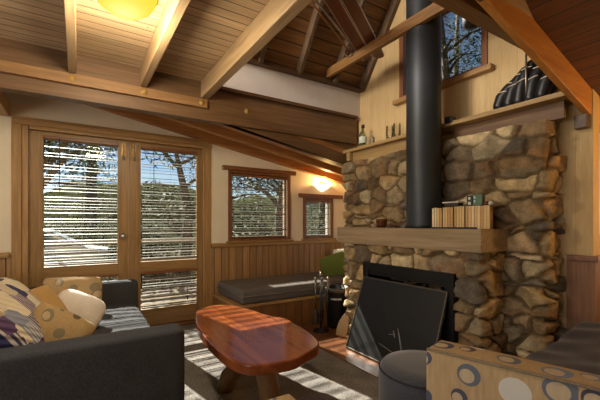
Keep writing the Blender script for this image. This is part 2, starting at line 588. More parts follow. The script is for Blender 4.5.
# wall with doors and windows
w = MB()
Y0, Y1 = YW, YW + 0.12
w.box(-2.7, Y0, 0, -0.45, Y1, 2.15)
w.box(1.33, Y0, 0, 1.65, Y1, 2.15)
w.box(1.65, Y0, 0, 2.48, Y1, 0.985)
w.prism([(1.65, 1.845), (2.48, 1.845), (2.48, 2.15), (1.65, 2.15)], 'y', Y0, Y1)
w.box(2.48, Y0, 0, 2.79, Y1, 2.15)
w.box(2.79, Y0, 0, 3.24, Y1, 0.985)
w.prism([(2.79, 1.545), (3.24, 1.545), (3.24, 2.10), (2.79, 2.10)], 'y', Y0, Y1)
w.box(3.24, Y0, 0, 3.8, Y1, 2.05)
w.prism([(-2.7, 2.15), (2.3, 2.15), (-2.7, zs(-2.7) + 0.2)], 'y', Y0, Y1)
struct(w.build('wall_back', M['cream']))
struct(B(3.75, 3.30, 0, 3.87, YW + 0.12, 2.1).build('wall_alcove', M['cream']))

# gable wall with the tall window
g = MB()
X0, X1 = XG, XG + 0.12
g.box(X0, 0.94, 0, X1, 3.42, 2.53)
g.prism([(2.652, 2.53), (3.42, 2.53), (3.42, 2.72), (2.652, 3.83)], 'x', X0, X1)
g.prism([(1.08, 2.53), (1.671, 2.53), (1.671, 3.43)], 'x', X0, X1)
g.prism([(1.671, 3.34), (2.652, 3.34), (2.652, 3.83), (2.30, 4.34), (1.671, 3.43)], 'x', X0, X1)
struct(g.build('wall_gable', M['gable']))
# room behind and beside the camera
r = MB()
r.box(-2.82, -1.3, 0, -2.7, -0.3, 2.6); r.box(-2.82, 2.5, 0, -2.7, 4.35, 3.0)
r.box(-2.82, -0.3, 0, -2.7, 2.5, 0.8); r.box(-2.82, -0.3, 2.3, -2.7, 2.5, 2.6)
struct(r.build('wall_rear', M['cream']))
struct(MB().prism([(-2.7, 0), (3.87, 0), (3.87, 1.98), (-0.3, 3.08), (-2.7, 3.08)], 'y', -1.42, -1.3).build('wall_eave', M['cream']))
struct(B(3.75, -1.3, 0, 3.87, 0.94, 2.0).build('wall_nook', M['cream']))

# flat plank ceiling (floor of the loft above)
c = MB()
c.box(-2.7, -1.3, 2.552, -0.3, 3.34, 2.60)
c.box(-0.3, 0.95, 2.552, 1.056, 3.34, 2.60)
struct(c.build('ceiling', M['plank_ceiling']))
struct(B(-0.34, -1.3, 2.6, -0.3, 1.0, 3.1).build('wall_riser', M['cream']))
# steep roof over the fireplace half: boards run along the ridge
def roof_z(y):
    return 7.65 - 1.45 * y
rl = MB().prism([(3.37, roof_z(3.37)), (2.24, roof_z(2.24)), (2.24, roof_z(2.24) + 0.1), (3.44, roof_z(3.37) + 0.02)], 'x', -1.0, 3.12)
struct(rl.build('ceiling', M['roof_plank']))
rr = MB().prism([(0.95, 0.965 + 1.45 * 0.95), (2.30, 0.965 + 1.45 * 2.30), (2.30, 4.42), (0.92, 0.965 + 1.45 * 0.95 + .05)], 'x', -1.0, 3.12)
struct(rr.build('ceiling', M['roof_plank']))
lw = MB().box(-1.06, 0.9, 2.6, -1.0, 1.8, 4.4).box(-1.06, 2.72, 2.6, -1.0, 3.45, 4.4).box(-1.06, 1.8, 2.6, -1.0, 2.72, 2.79).box(-1.06, 1.8, 3.71, -1.0, 2.72, 4.4)
struct(lw.build('wall_loft', M['cream']))
# low sloping ceilings of the two side bays
struct(MB().prism([(-2.7, zs(-2.7) + .13), (3.87, zs(3.87) + .13), (3.87, zs(3.87) + .19), (-2.7, zs(-2.7) + .19)], 'y', 3.34, YW + 0.3).build('ceiling', M['skillion_honey']))
def zn(x):            # underside of the cedar ceiling over the daybed bay
    return 2.128 + 0.265 * (3.0 - x)
struct(MB().prism([(-0.3, zn(-0.3)), (3.87, zn(3.87)), (3.87, zn(3.87) + .06), (-0.3, zn(-0.3) + .06)], 'y', -1.42, 0.985).build('ceiling', M['skillion_plank']))
struct(MB().prism([(1.0, 2.4), (3.12, 2.08), (3.12, 2.5), (1.0, 2.7)], 'y', 0.952, 0.98).build('trim_1', M['trimdark_x']))

# grey-white upstand panel above the beam and its rails
struct(B(1.03, 3.30, 2.50, XG, 3.36, 2.87).build('wall_upstand', M['greypanel']))
struct(MB().prism([(1.2, zs(1.2)), (3.0, zs(3.0)), (3.0, 2.186), (1.2, 2.186)], 'y', 3.345, 3.42).build('trim_15', M['beam_x']))
struct(B(2.95, 3.352, 1.88, 3.0, 3.42, 2.9).build('trim_16', M['gable']))
struct(B(1.06, 3.262, 2.497, 2.94, 3.302, 2.532).build('trim_2', M['trimdark_x'], bevel=.004))
struct(B(1.06, 3.225, 2.835, XG, 3.30, 2.875).build('trim_3', M['trimdark_x'], bevel=.004))

# wainscot and its cap rails
struct(B(1.375, YW - 0.016, 0, 3.75, YW, 0.905).build('trim_4', M['wainscot_x']))
struct(B(-2.7, YW - 0.016, 0, -0.535, YW, 0.90).build('trim_5', M['wainscot_x']))
struct(B(1.385, YW - 0.042, 0.900, 3.75, YW, 0.945).build('trim_6', M['casing_x'], bevel=.005))
struct(B(-2.7, YW - 0.042, 0.875, -0.545, YW, 0.925).build('trim_7', M['casing_x'], bevel=.005))
wz = MB().prism([(XG - .016, 1.09), (XG - .016, .922), (3.75, .922), (3.75, .94), (XG, .94), (XG, 1.09)], 'z', 0, 0.94)
struct(wz.build('trim_8', M['wainscot_y']))
cz = MB().prism([(XG - 0.045, 1.08), (XG - 0.045, 0.90), (3.75, 0.90), (3.75, 0.94), (XG, 0.94), (XG, 1.08)], 'z', 0.935, 0.972)
struct(cz.build('trim_9', M['redwood_x'], bevel=.004))

# door casing and frame
def frame(mb, x0, x1, z0, z1, wd, y0, y1, bottom=True):
    mb.box(x0, y0, z0, x0 + wd, y1, z1); mb.box(x1 - wd, y0, z0, x1, y1, z1)
    mb.box(x0 + wd, y0, z1 - wd, x1 - wd, y1, z1)
    if bottom: mb.box(x0 + wd, y0, z0, x1 - wd, y1, z0 + wd)
    return mb
t = MB(); t.box(-0.53, YW - 0.02, 0, -0.455, YW + 0.02, 2.14); t.box(1.315, YW - 0.02, 0, 1.378, YW + 0.02, 2.14)
struct(t.build('trim_10', M['casing_z'], bevel=.004))
t = MB(); t.box(-0.455, YW - 0.012, 0, -0.405, YW + 0.10, 2.14); t.box(1.285, YW - 0.012, 0, 1.315, YW + 0.10, 2.14)
struct(t.build('trim_11', M['casing_z'], bevel=.006))
struct(MB().box(-0.53, YW - 0.024, 2.14, 1.378, YW + 0.02, 2.19).box(-0.40, YW - 0.014, 2.105, 1.29, YW + .1, 2.14).build('trim_12', M['casing_x'], bevel=.004))
struct(B(-0.53, YW - 0.03, 2.19, 1.378, YW, 2.212).build('trim_13', M['casing_x'], bevel=.004))
struct(B(-0.46, YW - 0.05, 0.0, 1.33, YW + 0.12, 0.03).build('trim_14', M['redwood_x'], bevel=.004))

# french doors
def door_leaf(name, x0, x1, gx0, gx1, label):
    d = bpy.data.objects.new(name, None); COL.objects.link(d); d.location = (x0, YW + 0.03, 0.03)
    struct(d, label)
    y0, y1 = YW + 0.012, YW + 0.055
    st = MB().box(x0, y0, 0.035, gx0, y1, 2.10).box(gx1, y0, 0.035, x1, y1, 2.10)
    st.build('door_stile', M['door_z'], d, bevel=.004)
    rl = MB().box(gx0, y0, 2.025, gx1, y1, 2.10).box(gx0, y0, 0.645, gx1, y1, 0.765).box(gx0, y0, 0.035, gx1, y1, 0.225)
    rl.build('door_rail', M['door_x'], d, bevel=.004)
    B(gx0, YW + 0.040, 0.765, gx1, YW + 0.044, 2.025).build('glass_pane', M['glass'], d)
    B(gx0, YW + 0.040, 0.225, gx1, YW + 0.044, 0.645).build('glass_pane', M['glass'], d)
    return d
D1 = door_leaf('door_1', -0.40, 0.467, -0.292, 0.362, 'glazed french door leaf behind the charcoal sofa')
D2 = door_leaf('door_2', 0.471, 1.283, 0.59, 1.214, 'glazed french door leaf beside the window bench')
kb = MB().lathe([(0.0, 0.0), (0.028, 0.0), (0.028, 0.008), (0.012, 0.012), (0.012, 0.03), (0.026, 0.04), (0.028, 0.052), (0.018, 0.062), (0, 0.064)], (0.412, YW + 0.012, 1.06), 20, (0, -1, 0))
kb.build('door_knob', M['steel'], D1, smooth=True)
for D, bx in ((D1, 0.415), (D2, 0.520)):
    bb = MB().box(bx - 0.022, YW - 0.002, 1.93, bx + 0.022, YW + 0.014, 2.085)
    bb.build('bolt_plate', M['brass'], D, bevel=.003)
    bt = MB().tube([(bx, YW - 0.010, 1.90), (bx, YW - 0.010, 2.09)], 0.008, 10)
    bt.ellipsoid((bx, YW - 0.014, 1.905), (0.014, 0.014, 0.018), 8, 12)
    bt.box(bx - .016, YW - .014, 1.99, bx + .016, YW - .001, 2.005); bt.box(bx - .016, YW - .014, 2.05, bx + .016, YW - .001, 2.065)
    bt.build('door_bolt', M['pewter'], D, smooth=False)

# windows of the bench wall
def bench_window(name, x0, x1, z0, z1, hood, label, fm):
    d = bpy.data.objects.new(name, None); COL.objects.link(d); d.location = (x0, YW, z0); struct(d, label)
    frame(MB(), x0, x1, z0, z1, 0.043, YW - 0.022, YW + 0.10).build('window_frame', M['redwood_z'], d, bevel=.004)
    sh_ = frame(MB(), x0 + 0.043, x1 - 0.043, z0 + 0.043, z1 - 0.043, 0.024, YW + 0.03, YW + 0.07).build('sash', fm, d, bevel=.003)
    B(x0 + 0.06, YW + 0.05, z0 + 0.06, x1 - 0.06, YW + 0.054, z1 - 0.06).build('glass_pane', M['glass'], sh_)
    B(hood[0], YW - 0.055, hood[2], hood[1], YW, hood[3]).build('hood_board', M['redwood_x'], d, bevel=.004)
    B(x0 - 0.03, YW - 0.06, z0 - 0.012, x1 + 0.03, YW, z0 + 0.012).build('sill', M['casing_x'], d, bevel=.004)
    return d
bench_window('window_1', 1.607, 2.526, 0.958, 1.885, (1.525, 2.60, 1.875, 1.925), 'larger bench window with a lowered blind', M['redwood_z'])
bench_window('window_2', 2.746, 3.285, 0.958, 1.585, (2.665, 3.45, 1.570, 1.625), 'small bench window beneath the wall sconce', M['alu'])
# tall gable window behind the flue
gw = bpy.data.objects.new('window_3', None); COL.objects.link(gw); gw.location = (XG, 2.1, 2.55); struct(gw, 'tall gable window behind the black flue')
fr = MB(); fr.box(2.985, 1.671, 2.55, 3.11, 1.725, 3.34); fr.box(2.985, 2.60, 2.55, 3.11, 2.652, 3.34)
fr.box(2.985, 1.725, 3.29, 3.11, 2.60, 3.34); fr.box(2.985, 1.725, 2.55, 3.11, 2.60, 2.59)
fr.build('window_frame', M['redwood_z'], gw, bevel=.004)
B(3.06, 1.72, 2.585, 3.064, 2.605, 3.295).build('glass_pane', M['glass'], gw)
B(2.93, 1.61, 2.505, 3.0, 2.70, 2.552).build('sill', M['casing_y'], gw, bevel=.004)

# ================================================================== TIMBERS
def timber(name, mb, mat, label, cat, group=None, bevel=.004):
    return tag(mb.build(name, mat, bevel=bevel), label, cat, group, 'thing')

timber('ceiling_beam', MB().box(-2.7, 3.30, 2.185, 2.945, 3.40, 2.50).box(-2.7, 3.305, 2.50, 1.03, 3.40, 2.552), M['beam_x'],
       'long dark brown beam along the ceiling edge above the french doors', 'beam')
lb = thing('bolted_ledger', 'brown ledger board bolted to the dark beam under the joist ends', 'beam', (0.2, 3.28, 2.29), kind='thing')
B(-2.7, 3.258, 2.29, 1.035, 3.30, 2.372).build('board', M['beam_warm_x'], lb, bevel=.004)
for bx in (-0.04, 0.482, 0.98):
    MB().lathe([(0, .012), (.012, .012), (.014, .006), (.026, .005), (.028, 0)], (bx, 3.258, 2.335), 18, (0, -1, 0)).build('bolt_head', M['bolt'], lb, smooth=True)
MB().lathe([(0, .012), (.012, .012), (.014, .006), (.028, .005), (.03, 0)], (1.46, 3.30, 2.345), 18, (0, -1, 0)).build('bolt_head', M['bolt'], lb, smooth=True)

jl = ['pale ceiling joist nearest the wall end, beside the amber lamp', 'pale ceiling joist between the amber lamp and the loft edge', 'pale trimmer joist at the edge of the loft opening']
for (jx0, jx1), l in zip(((-0.066, -0.012), (0.452, 0.507), (0.982, 1.056)), jl):
    timber('ceiling_joist', B(jx0, 0.95, 2.388, jx1, 3.30, 2.552), M['joist'], l, 'joist', 'exposed ceiling joists')

# rafters of the door bay, sloping down beside the bench
def slope_rafter(y0, y1, x0, x1, zf, depth):
    return MB().prism([(x0, zf(x0)), (x1, zf(x1)), (x1, zf(x1) + depth), (x0, zf(x0) + depth)], 'y', y0, y1)
for yy, l in ((3.425, 'honey sloping rafter tucked right behind the dark beam'), (3.76, 'honey sloping rafter midway between dark beam and window wall'), (4.145, 'honey sloping rafter against the window wall above the sconce')):
    timber('sloping_rafter', slope_rafter(yy, yy + 0.085, -2.7, 3.75, zs, 0.13), M['rafter_x'], l, 'rafter', 'rafters of the bench bay')
timber('cross_beam', B(-0.80, 3.40, 2.20, -0.545, YW, 2.33), M['casing_y'], 'short cross beam between dark beam and door wall', 'beam')

# steep roof rafters
def steep(x0, x1):
    n = Vector((0, -1.45, -1)).normalized()
    mb = MB()
    d = 0.10
    p0 = (3.285, roof_z(3.285)); p1 = (2.26, roof_z(2.26))
    o = (n.y * d, n.z * d)
    return mb.prism([p0, p1, (p1[0] + o[0], p1[1] + o[1]), (p0[0] + o[0], p0[1] + o[1])], 'x', x0, x1)
rl_l = ['dark steep rafter over the loft edge', 'dark steep rafter next to the trimmer joist', 'dark steep rafter midway along the grey panel', 'dark steep rafter the tie beam is fixed to']
for x, l in zip((1.07, 1.55, 2.03, 2.515), rl_l):
    timber('steep_rafter', steep(x, x + 0.045), M['roof_rafter'], l, 'rafter', 'rafters of the steep roof')
timber('steep_rafter', steep(2.945, 2.998), M['roof_rafter'], 'dark steep rafter lying against the gable wall', 'rafter', 'rafters of the steep roof')
timber('tie_beam', B(2.425, 1.20, 2.885, 2.47, 3.24, 2.985), M['tie'], 'slim honey tie beam crossing the steep roof under the skis', 'beam')
timber('tie_beam', B(1.30, 1.20, 2.885, 1.345, 3.24, 2.985), M['tie'], 'slim tie beam hidden above the trimmer joist', 'beam')
timber('eave_beam', B(-0.3, 1.20, 2.49, 2.995, 1.30, 2.70), M['beam_warm_x'], 'level brown beam crossing the top of the gable window', 'beam')
def zr(x):
    return 1.948 + 0.265 * (3.0 - x)
timber('nook_rafter', slope_rafter(0.946, 0.988, -0.28, 3.4, zr, 0.18), M['rafter_orange'], 'bright orange rafter sloping down above the daybed nook', 'rafter')
timber('beam_block', B(2.94, 0.955, 1.86, 3.06, 1.03, 1.955), M['trimdark_x'], 'small dark block supporting the orange rafter end', 'block')

# ================================================================== FIREPLACE
def vnoise(p, q, seed, scale):
    rs = np.random.RandomState(seed)
    tab = rs.rand(64, 64)
    x = p * scale; y = q * scale
    xi = np.floor(x).astype(int); yi = np.floor(y).astype(int)
    fx = x - xi; fy = y - yi
    fx = fx * fx * (3 - 2 * fx); fy = fy * fy * (3 - 2 * fy)
    g = lambda a, b: tab[a % 64, b % 64]
    return (g(xi, yi) * (1 - fx) + g(xi + 1, yi) * fx) * (1 - fy) + (g(xi, yi + 1) * (1 - fx) + g(xi + 1, yi + 1) * fx) * fy

STONE_COLS = [(174, 154, 118), (158, 138, 106), (184, 168, 134), (144, 124, 94), (122, 108, 90), (152, 137, 110), (110, 102, 90), (166, 143, 104), (132, 111, 83), (192, 178, 148)]

def stonework(name, path, z0, z1, seed, parent, rh=(0.065, 0.16), rwid=(0.12, 0.34), relief=0.052, hole=None, res=0.0100, jit=0.34, rough_top=0.0):
    rs = np.random.RandomState(seed)
    path = [np.array(p, float) for p in path]
    seg = [np.linalg.norm(b - a) for a, b in zip(path, path[1:])]
    cum = np.concatenate([[0], np.cumsum(seg)])
    L = cum[-1]
    nu = int(L / res) + 1; nv = int((z1 - z0) / res) + 1
    us = np.linspace(0, L, nu); vs = np.linspace(z0, z1, nv)
    nrm = []
    for a, b in zip(path, path[1:]):
        d = (b - a) / np.linalg.norm(b - a)
        nrm.append(np.array([-d[1], d[0]]) * -1)
    def pos(u):
        i = min(np.searchsorted(cum, u, side='right') - 1, len(seg) - 1)
        t = (u - cum[i]) / seg[i]
        p = path[i] * (1 - t) + path[i + 1] * t
        n = nrm[i].copy()
        rr = 0.03
        if i > 0 and u - cum[i] < rr:
            k = 0.5 + 0.5 * (u - cum[i]) / rr
            n = nrm[i] * k + nrm[i - 1] * (1 - k)
        elif i < len(seg) - 1 and cum[i + 1] - u < rr:
            k = 0.5 + 0.5 * (cum[i + 1] - u) / rr
            n = nrm[i] * k + nrm[i + 1] * (1 - k)
        return p, n / np.linalg.norm(n)
    # stones: jittered courses
    seeds, wts = [], []
    z = z0 - 0.02
    while z < z1 + 0.05:
        h = rs.uniform(*rh)
        u = -rs.uniform(0, 0.2)
        while u < L + 0.2:
            wdt = rs.uniform(*rwid) * (0.7 + h / (rh[0] + rh[1]) * 0.6)
            seeds.append((u + wdt / 2 + rs.uniform(-jit, jit) * wdt * 0.3, z + h / 2 + rs.uniform(-jit, jit) * h))
            wts.append(rs.uniform(-1, 1) * 0.0045)
            u += wdt
        z += h
    S = np.array(seeds); W = np.array(wts)
    A = np.array([0.60, 1.0])          # stones are wider than high
    U, V = np.meshgrid(us, vs, indexing='ij')
    uw = U + (vnoise(U, V, seed + 1, 9) - .5) * 0.05 + (vnoise(U, V, seed + 2, 26) - .5) * 0.016
    vw = V + (vnoise(U, V, seed + 3, 9) - .5) * 0.05 + (vnoise(U, V, seed + 4, 26) - .5) * 0.016
    P = np.stack([uw.ravel() * A[0], vw.ravel() * A[1]], 1)
    SA = S * A
    D = ((P[:, None, :] - SA[None]) ** 2).sum(2) - W[None]
    o = np.argpartition(D, 2, axis=1)[:, :2]
    r_ = np.arange(len(P))
    d0, d1 = D[r_, o[:, 0]], D[r_, o[:, 1]]
    sw = d0 > d1
    i0 = np.where(sw, o[:, 1], o[:, 0]); i1 = np.where(sw, o[:, 0], o[:, 1])
    lo, hi = np.minimum(d0, d1), np.maximum(d0, d1)
    e = (hi - lo) / (2 * np.linalg.norm(SA[i0] - SA[i1], axis=1) + 1e-9)
    e = e - 0.007
    k = np.clip(e / 0.009, 0, 1)
    k = 1 - (1 - k) ** 1.6
    uf, vf = U.ravel(), V.ravel()
    base = rs.uniform(0.40, 1.0, len(S))[i0] * relief
    tu = rs.uniform(-0.22, 0.22, len(S))[i0]; tv = rs.uniform(-0.22, 0.22, len(S))[i0]
    # a broken face: each stone is cut by a second slanting plane
    fa = rs.uniform(0, 6.28, len(S))[i0]; fo = rs.uniform(-0.02, 0.05, len(S))[i0]; fs_ = rs.uniform(0.1, 0.45, len(S))[i0]
    cut = np.maximum(0, (uf - S[i0, 0]) * np.cos(fa) + (vf - S[i0, 1]) * np.sin(fa) - fo) * fs_
    rid = lambda sd, sc: np.abs(vnoise(uf, vf, sd, sc) - .5) * 2
    lump = (vnoise(uf, vf, seed + 7, 15) - .5) * 0.018 - rid(seed + 8, 34) * 0.007 + (vnoise(uf, vf, seed + 9, 75) - .5) * 0.005
    h = k * np.maximum(0.014 + base + tu * (uf - S[i0, 0]) + tv * (vf - S[i0, 1]) - cut + lump, 0.004) + (1 - k) * (vnoise(uf, vf, seed + 9, 75) - .5) * 0.004
    cols = np.array([lin(c)[:3] for c in STONE_COLS])
    cid = rs.randint(0, len(cols), len(S))
    tone = rs.uniform(0.7, 1.4, len(S))
    C = cols[cid][i0] * tone[i0][:, None]
    mottle = vnoise(U.ravel(), V.ravel(), seed + 11, 12)
    C = C * (0.82 + 0.4 * mottle)[:, None]
    rust = (vnoise(U.ravel(), V.ravel(), seed + 12, 6) > 0.70).astype(float) * 0.25
    C = C * (1 - rust)[:, None] + np.array(lin((170, 112, 52))[:3]) * rust[:, None]
    mort_shade = np.array(lin((112, 92, 64))[:3])  # mortar colour, darkened to paint shadow into the joints
    kk = np.clip((e + 0.002) / 0.008, 0, 1)[:, None]
    C = C * kk + mort_shade * (1 - kk)
    H = h.reshape(nu, nv); C = C.reshape(nu, nv, 3)
    verts, colr = [], []
    for i, u in enumerate(us):
        p, n = pos(u)
        for j, v in enumerate(vs):
            q = p + n * H[i, j]
            verts.append((q[0], q[1], v)); colr.append(C[i, j])
    faces = []
    for i in range(nu - 1):
        for j in range(nv - 1):
            if hole:
                cy = (verts[i * nv + j][1] + verts[(i + 1) * nv + j][1]) / 2; cx = verts[i * nv + j][0]
                if hole[0] < cy < hole[1] and vs[j] < hole[2] and i0 is not None and cx < hole[3]:
                    continue
            faces.append((i * nv + j, (i + 1) * nv + j, (i + 1) * nv + j + 1, i * nv + j + 1))
    # top cap
    n0 = len(verts)
    for i, u in enumerate(us):
        p, n = pos(u)
        q = p - n * 0.2
        verts.append((q[0], q[1], z1 - 0.004)); colr.append(mort_shade)
    for i in range(nu - 1):
        faces.append((i * nv + nv - 1, (i + 1) * nv + nv - 1, n0 + i + 1, n0 + i))
    me = bpy.data.meshes.new(name)
    pl = world_loc(parent)
    me.from_pydata([tuple(Vector(v) - pl) for v in verts], [], faces)
    bm = bmesh.new(); bm.from_mesh(me); bmesh.ops.recalc_face_normals(bm, faces=bm.faces)
    bmesh.ops.delete(bm, geom=[v for v in bm.verts if not v.link_faces], context='VERTS') if not hole else None
    bm.to_mesh(me); bm.free()
    a = me.color_attributes.new('stone', 'FLOAT_COLOR', 'POINT')
    flat = np.ones((len(me.vertices), 4), dtype=np.float32)
    flat[:, :3] = np.array(colr)[:len(me.vertices)]
    a.data.foreach_set('color', flat.ravel())
    me.materials.append(M['stone'])
    me.polygons.foreach_set('use_smooth', [True] * len(me.polygons))
    ob = bpy.data.objects.new(name, me); COL.objects.link(ob); ob.parent = parent
    return ob

fp = thing('stone_fireplace', 'rubble stone fireplace and chimney breast against the gable wall', 'fireplace', (2.7, 2.1, 0))
stonework('chimney_breast', [(2.99, 3.30), (2.785, 3.30), (2.785, 1.155), (2.99, 1.155)], 0.0, 1.93, 11, fp)
stonework('hearth_surround', [(2.80, 2.875), (2.455, 2.875), (2.455, 1.43), (2.80, 1.43)], 0.0, 0.985, 23, fp, rh=(0.08, 0.16), rwid=(0.12, 0.30), hole=(1.60, 2.585, 0.80, 2.60))
mt = MB().box(2.40, 1.387, 0.985, 2.79, 3.01, 1.155).build('mantel_beam', M['mantel'], fp, bevel=.006)
fb = MB()
fb.box(2.392, 1.596, 0.0, 2.47, 1.672, 0.815); fb.box(2.392, 2.515, 0.0, 2.47, 2.59, 0.815); fb.box(2.392, 1.672, 0.735, 2.47, 2.515, 0.815)
fb.box(2.40, 1.672, 0.70, 2.43, 2.515, 0.735)
ff = fb.build('firebox_frame', M['black_metal'], fp, bevel=.004)
ib = MB().box(2.74, 1.66, 0.0, 2.76, 2.53, 0.79).box(2.47, 1.64, 0.0, 2.75, 1.66, 0.79).box(2.47, 2.53, 0.0, 2.75, 2.55, 0.79).box(2.47, 1.64, 0.77, 2.75, 2.55, 0.79)
ib.build('firebox_lining', M['soot'], fp)
MB().tube([(2.40, 2.13, 0.70), (2.375, 2.13, 0.70), (2.375, 2.01, 0.70), (2.40, 2.01, 0.70)], 0.006, 8).build('damper_handle', M['black_metal'], ff)

# fire screen leaning on the frame
fs = thing('fire_screen', 'black fire screen leaning against the fireplace opening', 'fire screen', (2.16, 2.1, 0.01))
sa = Vector((0.235, 0, 0.66)).normalized(); sn = Vector((0.66, 0, -0.235)).normalized()
sc0 = Vector((2.16, 2.102, 0.012)) + sa * 0.35
MB().obox(sc0, (0, 1, 0), sa, sn, 0.458, 0.342, 0.008).build('mesh_panel', M['screen_mesh'], fs)
ef = MB()
for s in (-1, 1):
    ef.obox(sc0 + Vector((0, s * 0.459, 0)), (0, 1, 0), sa, sn, 0.006, 0.349, 0.013)
    ef.obox(sc0 + sa * s * 0.344, (0, 1, 0), sa, sn, 0.453, 0.006, 0.013)
ef.build('frame', M['screen_edge'], fs, bevel=.002)
sm = MB()  # thin pale slivers modelled as reflections on the screen face
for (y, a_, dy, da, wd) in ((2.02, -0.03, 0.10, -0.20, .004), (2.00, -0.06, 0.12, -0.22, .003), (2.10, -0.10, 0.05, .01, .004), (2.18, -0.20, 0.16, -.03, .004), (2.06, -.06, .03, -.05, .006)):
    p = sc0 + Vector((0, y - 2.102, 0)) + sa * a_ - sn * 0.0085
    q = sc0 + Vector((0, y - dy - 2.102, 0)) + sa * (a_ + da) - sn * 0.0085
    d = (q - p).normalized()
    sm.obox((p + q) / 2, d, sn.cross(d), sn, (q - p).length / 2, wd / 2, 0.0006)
sm.build('reflection_streak', M['ash'], fs)  # painted reflection strokes; 'ash' is only their grey colour

# flue
fl = thing('stove_flue', 'tall black flue pipe rising from the mantel', 'flue pipe', (2.58, 2.013, 1.155))
MB().lathe([(0.148, 1.155), (0.148, 3.6)], (2.58, 2.013, 0), 48).build('pipe', M['flue'], fl, smooth=True)
MB().lathe([(0.149, 1.155), (0.156, 1.156), (0.156, 1.175), (0.149, 1.178)], (2.58, 2.013, 0), 48).build('base_collar', M['black_metal'], fl, smooth=True)
MB().box(2.70, 1.86, 2.09, 2.99, 1.885, 2.12).box(2.72, 1.835, 2.075, 2.79, 1.90, 2.13).build('wall_bracket', M['black_metal'], fl, bevel=.004)

# ledge over the chimney breast
lg = thing('stone_ledge_shelf', 'long timber shelf capping the stone chimney breast', 'shelf', (2.86, 2.15, 1.93))
B(2.735, 1.0, 2.05, 3.0, 3.32, 2.087).build('shelf_board', M['ledge'], lg, bevel=.004)
B(2.835, 1.05, 1.93, 2.865, 1.88, 2.05).build('backing_board', M['board_y'], lg)
B(2.80, 2.20, 1.93, 2.83, 3.25, 2.05).build('backing_board', M['ledge'], lg)
for yy in (3.20, 2.25):
    B(2.745, yy, 1.95, 2.80, yy + 0.06, 2.05).build('bracket_block', M['ledge'], lg, bevel=.003)
hr = MB().tube([(2.80, 1.275, 2.087), (2.80, 1.275, 2.49)], 0.007, 10)
tag(hr.build('hanger_rod', M['pewter'], smooth=True), 'thin metal rod between the shelf and the beam, before the glove', 'rod')

# things on the ledge
by_ = 3.05
bt = thing('glass_bottle', 'pale green glass bottle with dark cap standing on the stone ledge', 'bottle', (2.82, by_, 2.087))
bp = [(0, 0.004), (0.044, 0.004), (0.046, 0.02), (0.046, 0.140), (0.037, 0.172), (0.017, 0.192), (0.016, 0.230), (0.018, 0.232)]
bb_ = MB().lathe(bp, (2.82, by_, 2.087), 24).build('bottle_body', M['green_glass'], bt, smooth=True)
MB().lathe([(0.0466, 0.045), (0.0466, 0.122)], (2.82, by_, 2.087), 24).build('paper_label', M['label'], bb_, smooth=True)
MB().lathe([(0, 0.268), (0.019, 0.266), (0.020, 0.230), (0.0, 0.229)], (2.82, by_, 2.087), 18).build('cap', M['cover_dark'], bt, smooth=True)
fg = MB()
fg.lathe([(0, 0), (0.028, 0.002), (0.030, 0.02), (0.017, 0.035), (0.022, 0.055), (0.027, 0.072), (0.015, 0.082), (0, 0.083)], (2.80, 2.87, 2.087), 16)
tag(fg.build('candle_holder', M['pewter'], base=(2.80, 2.87, 2.087), smooth=True), 'small dark candle holder between the bottle and the tumblers', 'candle holder')
for i, (yy, l) in enumerate(((2.615, 'clear tumbler on the ledge, next to the candle holder'), (2.515, 'clear tumbler on the ledge, closer to the flue'))):
    tm = MB().lathe([(0, 0.004), (0.034, 0.004), (0.039, 0.145), (0.041, 0.145), (0.036, 0.0), (0, 0.0)], (2.80, yy, 2.087), 24)
    tag(tm.build('glass_tumbler', M['bottle_glass'], base=(2.80, yy, 2.087), smooth=True), l, 'glass', 'tumblers on the stone ledge')

# baseball glove
gl = thing('baseball_glove', 'black leather baseball glove with pale laces on the ledge', 'glove', (2.86, 1.28, 2.087))
lx = 2.86
body = MB()
body.ellipsoid((lx + .03, 1.28, 2.20), (0.075, 0.20, 0.112), 16, 24, Matrix.Rotation(math.radians(-8), 3, 'X'))
body.ellipsoid((lx + .03, 1.24, 2.25), (0.055, 0.09, 0.11), 16, 24, Matrix.Rotation(math.radians(-25), 3, 'X'))
pal = body.build('palm', M['leather'], gl, smooth=True)
fing = []
for k, pts in enumerate((((1.485, 2.132), (1.468, 2.19), (1.42, 2.25), (1.365, 2.30)), ((1.41, 2.13), (1.395, 2.21), (1.36, 2.29), (1.31, 2.355)),
                         ((1.335, 2.13), (1.325, 2.22), (1.30, 2.31), (1.265, 2.385)), ((1.26, 2.13), (1.25, 2.22), (1.225, 2.30), (1.19, 2.355)),
                         ((1.18, 2.13), (1.165, 2.20), (1.135, 2.265), (1.105, 2.30)))):
    fing.append([(lx - .035 + .012 * j + .006 * (k % 2), y, z) for j, (y, z) in enumerate(pts)])
for p in fing:
    fm_ = MB().tube(p, [0.045, 0.050, 0.046, 0.036], 14, False)
    fm_.ellipsoid(p[0], (.044, .044, .044), 12, 16)
    fm_.ellipsoid(p[-1], (.036, .036, .036), 12, 16)
    fo_ = fm_.build('glove_finger', M['leather'], gl, smooth=True)
    for q in (1, 2):
        c_ = (Vector(p[q]) + Vector(p[q + 1])) / 2
        d = (Vector(p[q + 1]) - Vector(p[q])).normalized()
        u_ = (Vector((-1, 0, 0)) - d * -d.x).normalized(); w_ = d.cross(u_)
        arc = [c_ + (u_ * math.cos(t_) + w_ * math.sin(t_)) * .0465 + d * .02 * math.sin(t_ * 1.5) for t_ in [-0.7 + .2 * k for k in range(8)]]
        MB().tube(arc, .0042, 6).build('lace', M['lace'], fo_, smooth=True)

